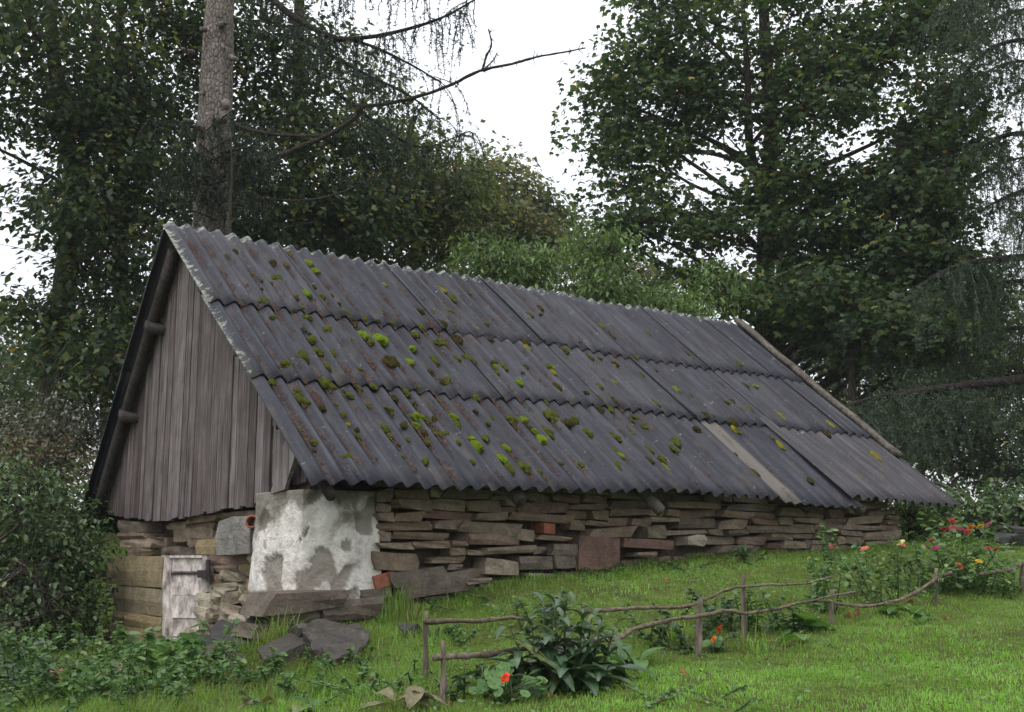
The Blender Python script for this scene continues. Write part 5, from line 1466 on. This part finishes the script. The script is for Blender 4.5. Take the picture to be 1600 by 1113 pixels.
# leafy bed plants without flowers
def herb(name, label, p, stems, h, spread, mat, leaf=.06, n=26, tmpl=OVAL, group=None, cat='plant', seed=0, up=.2):
    r = np.random.default_rng(seed + 300)
    root = empty(name, p); tag(root, label, cat, group)
    g = Geo(); C, T = [], []
    for _ in range(stems):
        a = np.array(p) + np.array([r.normal(0, spread * .6), r.normal(0, spread * .6), 0]); a[2] = gz(a[0], a[1])
        hh = h * r.uniform(.6, 1.1); e = a + np.array([r.normal(0, spread * .5), r.normal(0, spread * .5), hh])
        P = branch_curve(a, e, .0, 7, .05, r); add_tube(g, P, np.linspace(.005, .002, 7), 4)
        k = r.uniform(.12, 1, n); q = np.stack([np.interp(k, np.linspace(0, 1, 7), P[:, j]) for j in range(3)], -1)
        an = r.uniform(0, 6.28, n); C.append(q); T.append(np.stack([np.cos(an), np.sin(an), r.normal(up - .3, .3, n)], -1))
    C = np.concatenate(C); T = np.concatenate(T); k = len(C)
    g.build('stems', M_STEM, root, True)['kind'] = 'stuff'
    leaf_cloud('foliage', C, T, np.array([0, 0, 1.0]) + r.normal(0, .35, (k, 3)), leaf * r.uniform(.45, .98, k), np.clip(r.random(k) + r.normal(0, .1), 0, 1), tmpl, mat, root)
    return root
M_HERB = leaf_mat('herb_leaves', [(0, (.05, .105, .035)), (.5, (.08, .165, .05)), (.9, (.125, .225, .07)), (1, (.19, .24, .08))], .42, .3, .45, 1.6)
M_HERBD = leaf_mat('dark_herb_leaves', [(0, (.022, .05, .022)), (.5, (.04, .085, .034)), (1, (.075, .13, .05))], .42, .25, .45, 1.6)
for i, (px, py, ns, h, sp_, m_, lf, lab) in enumerate((
        (1290, 955, 9, .30, .12, M_HERB, .06, 'pale leafy plant with upright stems in the middle of the bed'), (1370, 935, 14, .34, .20, M_HERB, .06, 'bushy leafy plant in the bed behind the curved rail'),
        (1430, 925, 10, .30, .14, M_HERBD, .055, 'dark leafy plant between the curved rail and the zinnias'), (1130, 985, 12, .18, .16, M_HERBD, .05, 'low dark herb between the two stick fences'),
        (1050, 1010, 12, .16, .16, M_HERBD, .055, 'low herb under the wavy rail near the sturdy post'), (1200, 985, 12, .2, .15, M_HERB, .055, 'fresh herb in the bed behind the wavy rail'),
        (745, 1090, 10, .16, .12, M_HERBD, .045, 'low creeping herb beside the scarlet nasturtium'), (1165, 880, 5, .12, .08, M_HERBD, .05, 'small dark weed on the grass below the stone wall'),
        (1545, 930, 10, .18, .16, M_HERB, .06, 'fresh low leaves at the end of the flower bed'), (1300, 880, 4, .26, .05, M_HERB, .07, 'single tall green shoot near the stone wall'),
        (860, 985, 8, .22, .10, M_HERBD, .05, 'leafy stalks behind the strap leaved plant'), (690, 925, 8, .10, .12, M_HERB, .035, 'low clover patch at the foot of the tilted wall slabs'))):
    herb('garden_herb', lab, on_ground(px, py), ns, h, sp_, m_, lf, 24, OVAL, None, 'plant', i)
# nettles and weeds before the gable
for i, (px, py, ns, h, sp_, m_, lf, lab) in enumerate((
        (265, 1062, 16, .26, .16, M_HERB, .075, 'nettle clump growing in front of the pale door'), (330, 1050, 9, .18, .12, M_HERB, .05, 'small nettle under the flat dark slab'), (380, 1010, 5, .12, .06, M_HERB, .05, 'weed sprouting between the slate slabs'),
        (60, 1020, 22, .34, .26, M_HERB, .07, 'lush weeds under the bushes beside the clay lump'), (130, 1000, 16, .42, .20, M_HERB, .07, 'tall weeds beside the yellow quoin blocks'), (20, 960, 18, .5, .24, M_HERB, .075, 'tall leafy weeds under the dark bush'),
        (130, 1095, 16, .22, .22, M_HERB, .055, 'weeds in rough grass below the clay lump'), (20, 1095, 16, .25, .22, M_HERBD, .06, 'dark weeds in the grass at the edge of the garden'), (215, 1110, 12, .16, .18, M_HERB, .05, 'low weeds before the nettle clump'), (560, 1045, 8, .10, .12, M_HERB, .04, 'clover beside the large wet boulder'), (90, 985, 20, .34, .26, M_HERB, .065, 'dense bright weeds between the shrubs and the clay lump'), (30, 1050, 22, .26, .28, M_HERB, .06, 'spreading bright weeds around the clay lump'), (170, 1040, 18, .22, .2, M_HERB, .055, 'bright weeds at the foot of the yellow quoin blocks'), (90, 1105, 18, .18, .25, M_HERB, .05, 'short weeds in the grass below the spreading weeds'), (300, 1085, 14, .14, .2, M_HERB, .045, 'short weeds below the small nettle'), (440, 1060, 10, .10, .16, M_HERB, .04, 'low clover below the arching grass tuft'), (700, 1000, 9, .09, .14, M_HERB, .035, 'low clover inside the fence corner'), (1080, 1095, 8, .06, .2, M_HERB, .03, 'clover patch in the lawn by an orange leaf'), (480, 1085, 12, .11, .2, M_HERB, .04, 'low clover and grass before the wet boulder'), (380, 1075, 12, .15, .18, M_HERB, .05, 'bushy weeds under the arching grass tuft'), (600, 1080, 12, .08, .22, M_HERB, .035, 'thin clover before the fence corner'), (240, 1085, 16, .24, .16, M_HERB, .065, 'second nettle clump before the first one'), (730, 940, 10, .07, .3, M_HERBD, .03, 'dark clover along the foot of the tilted slabs'), (940, 905, 10, .08, .3, M_HERBD, .03, 'dark weeds along the foot of the red slab'), (1060, 890, 10, .07, .3, M_HERBD, .03, 'dark weeds along the middle of the stone wall'))):
    herb('weed_clump', lab, on_ground(px, py), ns, h, sp_, m_, lf, 30, OVAL, None, 'weed', 40 + i)

# ------------------------------------------------------------------ bushes left of the gable
def bush(label, px, Y, bl, mat, leaf, per, seed, cl=.16, droop=.5, tm=OVAL, hue=1.0):
    return broadleaf('shrub', label, [gpt(px, Y), gpt(px, Y, dz=.35), gpt(px + 4, Y, dz=.7)], .025, bl, mat, tm, leaf, per, cl, None, M_BARK, seed, .014, flat=.7, droop=droop, cat='shrub', hue_pow=hue, gap=9)
bush('dark glossy shrub against the short side of the cellar', 105, 9.4, [blob(100, 880, 9.2, 40, .35, 60, 26), blob(125, 805, 9.9, 22, .25, 28, 9), blob(70, 800, 9.6, 45, .4, 45, 18), blob(75, 950, 8.9, 45, .35, 45, 20)], M_BUSH, .048, 85, 70, .17, hue=.8)
bush('dense dark shrub at the garden edge under the maples', 20, 9.0, [blob(15, 850, 8.8, 60, .5, 70, 34), blob(40, 770, 9.4, 40, .4, 40, 14), blob(-20, 780, 9.2, 40, .4, 60, 16), blob(45, 930, 8.4, 60, .4, 50, 26), blob(0, 980, 8.0, 50, .4, 40, 16)], M_BUSH, .048, 85, 71, .18, hue=.8)
for i, (px, Y, h) in enumerate(((25, 8.7, 1.15), (70, 9.1, 1.0), (105, 9.3, .95), (132, 9.4, .7), (0, 9.2, 1.3))):
    herb('tall_weed', ('tall leafy stems rising through the dark shrubs', 'leafy shoots between the two dark shrubs', 'leafy shoots at the corner of the cellar', 'slim shoots touching the yellow quoin blocks', 'tallest leafy stems at the garden edge')[i], gpt(px, Y, dz=.1), 16, h, .24, M_BUSH, .06, 34, OVAL, None, 'weed', 90 + i)
M_BRAMBLE = leaf_mat('rusty_bramble', [(0, (.06, .06, .03)), (.4, (.10, .085, .05)), (.75, (.16, .11, .07)), (.9, (.10, .12, .05)), (1, (.22, .15, .09))], .6, .2, .3, 1.4)
bush('rusty brown bramble behind the dark shrubs', 70, 11.5, [blob(70, 730, 11.4, 85, .6, 40, 44), blob(-10, 720, 11.6, 60, .5, 50, 22)], M_BRAMBLE, .05, 80, 72, tm=KITE)
M_PALEBUSH = leaf_mat('silvery_shrub', [(0, (.06, .07, .045)), (.5, (.11, .12, .085)), (.85, (.22, .22, .19)), (1, (.55, .55, .52))], .45, .3, .5, 1.3)
bush('silvery shrub with pale specks below the forked maple', 80, 13, [blob(110, 670, 12.8, 70, .7, 50, 36), blob(20, 680, 13, 60, .7, 45, 26)], M_PALEBUSH, .05, 85, 73, tm=KITE)
bush('low green shrub behind the zinnias at the garden end', 1560, 11, [blob(1560, 810, 11, 60, .5, 35, 34), blob(1620, 790, 11.5, 50, .5, 50, 20)], M_BUSH, .06, 70, 74)
bush('green bush glimpsed past the far corner of the wall', 1425, 10.9, [blob(1425, 812, 10.9, 30, .3, 30, 16), blob(1455, 800, 11.6, 40, .4, 34, 22), blob(1398, 795, 12.2, 34, .4, 26, 18)], M_ELDER, .06, 70, 75, .12)

# ------------------------------------------------------------------ old hoops past the far gable
for i, pts in enumerate(([(1462, 755, 12.4), (1484, 764, 12.3), (1508, 790, 12.2), (1530, 818, 12.1), (1548, 850, 12.0)], [(1490, 770, 12.9), (1512, 776, 12.8), (1526, 795, 12.7), (1545, 822, 12.6), (1562, 850, 12.5)])):
    P = spline(rail_pts(pts), 8); e = P[-1].copy(); e[2] = gz(e[0], e[1]) - .1
    P = np.concatenate([P, e[None]])
    P0 = P[0].copy(); back = np.array([P0 + np.array([-.12, .05, -.03]), P0 + np.array([-.3, .1, -.35]), P0 + np.array([-.38, .12, -1.0])]); back[-1, 2] = gz(back[-1, 0], back[-1, 1]) - .1
    g = Geo(); add_tube(g, np.concatenate([spline(back[::-1], 6), P]), .022, 8)
    tag(g.build('garden_hoop', M_IRON, None, True), ('dark iron garden hoop with its top bent towards the roof', 'lower dark iron hoop behind the bent one')[i], 'hoop')
for i, (px, Y, s) in enumerate(((1592, 10.2, (.4, .3, .14)), (1575, 9.8, (.25, .2, .09)))):
    rock('field_stone', ('dark heap of field stones at the end of the stick fence', 'low dark stone beside the heap at the fence end')[i], gpt(px, Y, dz=.2), s, (.1, .05, .3), 61 + i, M_SLATE, npts=30)

# ------------------------------------------------------------------ grass
def fence_y(x):
    return np.interp(x, [-.5, -.28, .9, 1.74, 2.54, 3.34, 6], [4.5, 4.72, 5.62, 6.4, 7.05, 7.7, 9.5])
def in_house(x, y):
    q = np.stack([x - E0[0], y - E0[1]], -1); u_ = q @ U[:2]; v_ = q @ V[:2]
    return (u_ > .12) & (u_ < 6.0) & (v_ > .30) & (v_ < 4.0)
def blades(name, label, X, Y, length, width, hue, lean=.5, mat=None):
    n_ = len(X); Z = ground_z(X, Y) - .004
    B = np.stack([X, Y, Z], -1)
    pq = np.stack([X, Y, 0 * X], -1); an = RNG.uniform(0, 2 * PI, n_) * .6 + 5 * fnoise(pq, 77, 2, 2.5); le = lean * np.abs(RNG.normal(.55, .5, n_))
    d = np.stack([np.cos(an), np.sin(an), 0 * an], -1)
    side = np.stack([-np.sin(an + RNG.normal(0, .6, n_)), np.cos(an), 0 * an], -1)
    up = np.array([0, 0, 1.0])
    ln = length[:, None]; w = width[:, None]; le = le[:, None]
    m1 = B + up * ln * .55 + d * ln * le * .25
    m2 = B + up * ln * (1 - .25 * np.minimum(le, 1.5)) + d * ln * le * .8
    Vv = np.stack([B - side * w, B + side * w, m1 + side * w * .8, m1 - side * w * .8, m2], 1).reshape(-1, 3)
    i = np.arange(n_) * 5
    Q = np.stack([i, i + 1, i + 2, i + 3], -1); Tt = np.stack([i + 3, i + 2, i + 4], -1)
    o = mesh_np(name, Vv, [Q, Tt], mat, None, {'hue': np.repeat(hue, 5)})
    return tag(o, label, 'grass', kind='stuff')
M_GRASS = leaf_mat('grass_blades', [(0, (0.2065, 0.1512, 0.08033)), (.09, (0.1342, 0.126, 0.05355)), (.14, (0.1032, 0.126, 0.03213)), (.42, (0.1548, 0.2369, 0.0482)), (.75, (0.1909, 0.3931, 0.0589)), (1, (0.2581, 0.4838, 0.08033))], .5, .4, .25, 1.4)
NB = 820000
Yc = RNG.uniform(3.7, 13.5, NB); half = .5 * Yc + .3
Xc = RNG.uniform(-1, 1, NB) * half
dens = np.interp(Yc, [4, 6, 8, 11, 13.5], [1.0, .85, .6, .4, .25]) * (half / half.max()) ** 0
kp = (RNG.random(NB) < dens * np.clip(half / 5.5, 0, 1)) & ~in_house(Xc, Yc)
Xc, Yc = Xc[kp], Yc[kp]
fy = fence_y(Xc)
lawn = (Yc < fy - .03) & (Xc > -.35 + .0 * Yc)
pn = fnoise(np.stack([Xc, Yc, 0 * Xc], -1), 12, 3, 1.1); pf = fnoise(np.stack([Xc, Yc, 0 * Xc], -1), 13, 3, 4.0)
rough_l = (~lawn) & (Xc < -.3) & (Yc < 6.6)
bare = ((~lawn) & (pn * .6 + pf * .5 > .34)) | (lawn & (Yc > fy - .7) & (pf > .45))
kp = ~(bare & (RNG.random(len(Xc)) < .75)); 
q = np.stack([Xc - E0[0], Yc - E0[1]], -1); vv_ = q @ V[:2]; uu_ = q @ U[:2]
ln = np.where(lawn, RNG.uniform(.013, .036, len(Xc)), np.where(rough_l, RNG.uniform(.025, .10, len(Xc)), RNG.uniform(.012, .04, len(Xc))))
wallfoot = (vv_ > -.15) & (vv_ < .35) & (uu_ > .5)
ln = np.where(wallfoot, RNG.uniform(.02, .075, len(Xc)), ln)
ln *= np.clip(1 + .35 * pf, .5, 1.6)
hue = np.where(lawn, .70 + .22 * pn + .14 * pf, np.where(rough_l, .45 + .2 * pn + .1 * pf, .50 + .22 * pn + .15 * pf)) + RNG.normal(0, .10, len(Xc))
lawn_edge = lawn & (Yc > fy - .55)
hue = np.where(lawn_edge, hue - .12, hue)
dry = RNG.random(len(Xc)) < np.where(lawn, .035 + .06 * (pf > .25), .10)
hue = np.clip(np.where(dry, RNG.uniform(0, .1, len(Xc)), np.maximum(hue, .14)), 0, 1)
wd = RNG.uniform(.0007, .0018, len(Xc)) * np.interp(Yc, [4, 12], [1, 1.9])
for nm, lab, sel, le in (('lawn_grass', 'bright green mown lawn beside the stick fence', lawn & kp, 1.5), ('rough_grass', 'rough mossy grass between the stone wall and the fence', ~lawn & kp, 1.6)):
    blades(nm, lab, Xc[sel], Yc[sel], ln[sel], wd[sel], hue[sel], le, M_GRASS)
print('blades', len(Xc))
# small flat leaves in the turf
NW = 60000
Yw = RNG.uniform(3.7, 11, NW); Xw = RNG.uniform(-1, 1, NW) * (.5 * Yw + .2)
lw = (Yw < fence_y(Xw)) & (Xw > -.35)
pw = fnoise(np.stack([Xw, Yw, 0 * Xw], -1), 15, 3, 2.2)
kw = ~in_house(Xw, Yw) & (RNG.random(NW) < np.where(lw, .10, .75) * (pw > -.1) + np.where(Xw < -1.2, .5, 0) + .08)
Xw, Yw = Xw[kw], Yw[kw]; k = len(Xw)
an = RNG.uniform(0, 6.28, k)
tag(leaf_cloud('turf_weeds', np.stack([Xw, Yw, ground_z(Xw, Yw) + RNG.uniform(.004, .035, k)], -1), np.stack([np.cos(an), np.sin(an), RNG.normal(.1, .3, k)], -1), np.array([0, 0, 1.0]) + RNG.normal(0, .35, (k, 3)), RNG.uniform(.010, .028, k), RNG.random(k), OVAL, M_HERB),
    'small clover and weed leaves spread through the turf', 'weeds', kind='stuff')
# long grass tufts
def tuft(label, p, n_, h, spread, dry, lean=1.3):
    r = RNG
    root_o = None
    g = Geo()
    for _ in range(n_):
        a = np.array(p) + np.array([r.normal(0, spread), r.normal(0, spread), 0]); a[2] = gz(a[0], a[1])
        an = r.uniform(0, 6.28); hh = h * r.uniform(.5, 1.1); le = lean * r.uniform(.2, 1)
        t = np.linspace(0, 1, 6)[:, None]; d = np.array([math.cos(an), math.sin(an), 0])
        P = a + np.array([0, 0, 1.0]) * hh * (t - .45 * le * t ** 2.2) + d * hh * le * .75 * t ** 1.8
        s = np.cross(d, [0, 0, 1.0]); w = .0032 * (1 - t * .9)
        Vv = np.concatenate([P - s * w, P + s * w]); i = np.arange(5)
        g.add(Vv, np.stack([i, i + 1, i + 7, i + 6], -1), r.uniform(0, .10) if r.random() < dry else r.uniform(.3, .8))
    tag(g.build('grass_tuft', M_GRASS), label, 'grass', kind='stuff')
tuft('long arching half dry grass tuft beside the mossy stone', on_ground(425, 1025) + np.array([0, .08, .0]), 150, .30, .05, .45)
tuft('tall green grass tuft at the corner of the plastered pier', on_ground(615, 962), 90, .26, .05, .15, .7)
tuft('brownish grass tuft by the fence corner stake', on_ground(640, 975), 60, .17, .05, .6, .9)
tuft('soft green grass tuft hanging below the yellow quoin blocks', on_ground(235, 1060), 160, .26, .10, .08)
tuft('thin grass tuft between the nettle clump and the slabs', on_ground(350, 1030), 70, .16, .06, .2)
tuft('long grass tuft in the bed beside the sturdy post', on_ground(1060, 1000), 70, .2, .08, .15)
tuft('grass tuft growing along the lawn edge under the marrow', on_ground(1190, 1015), 60, .14, .08, .1)

# ------------------------------------------------------------------ damp air
m, n, l = new_mat('damp_air')
pv = n.new('ShaderNodeVolumePrincipled')
pv.inputs['Color'].default_value = (.93, .95, 1.0, 1)
pv.inputs['Density'].default_value = .0008
om = n.new('ShaderNodeOutputMaterial'); l.new(pv.outputs[0], om.inputs['Volume'])
hx0, hx1, hy0, hy1, hz0, hz1 = -300, 300, -220, 420, -3.0, 22.0
hv = np.array([(x, y, z) for x in (hx0, hx1) for y in (hy0, hy1) for z in (hz0, hz1)])
hf = np.array([(0, 1, 3, 2), (4, 6, 7, 5), (0, 4, 5, 1), (2, 3, 7, 6), (0, 2, 6, 4), (1, 5, 7, 3)])
hz_ = mesh_np('haze', hv, hf, m)
tag(hz_, 'thin damp haze hanging in the air over the garden', 'haze', kind='stuff')
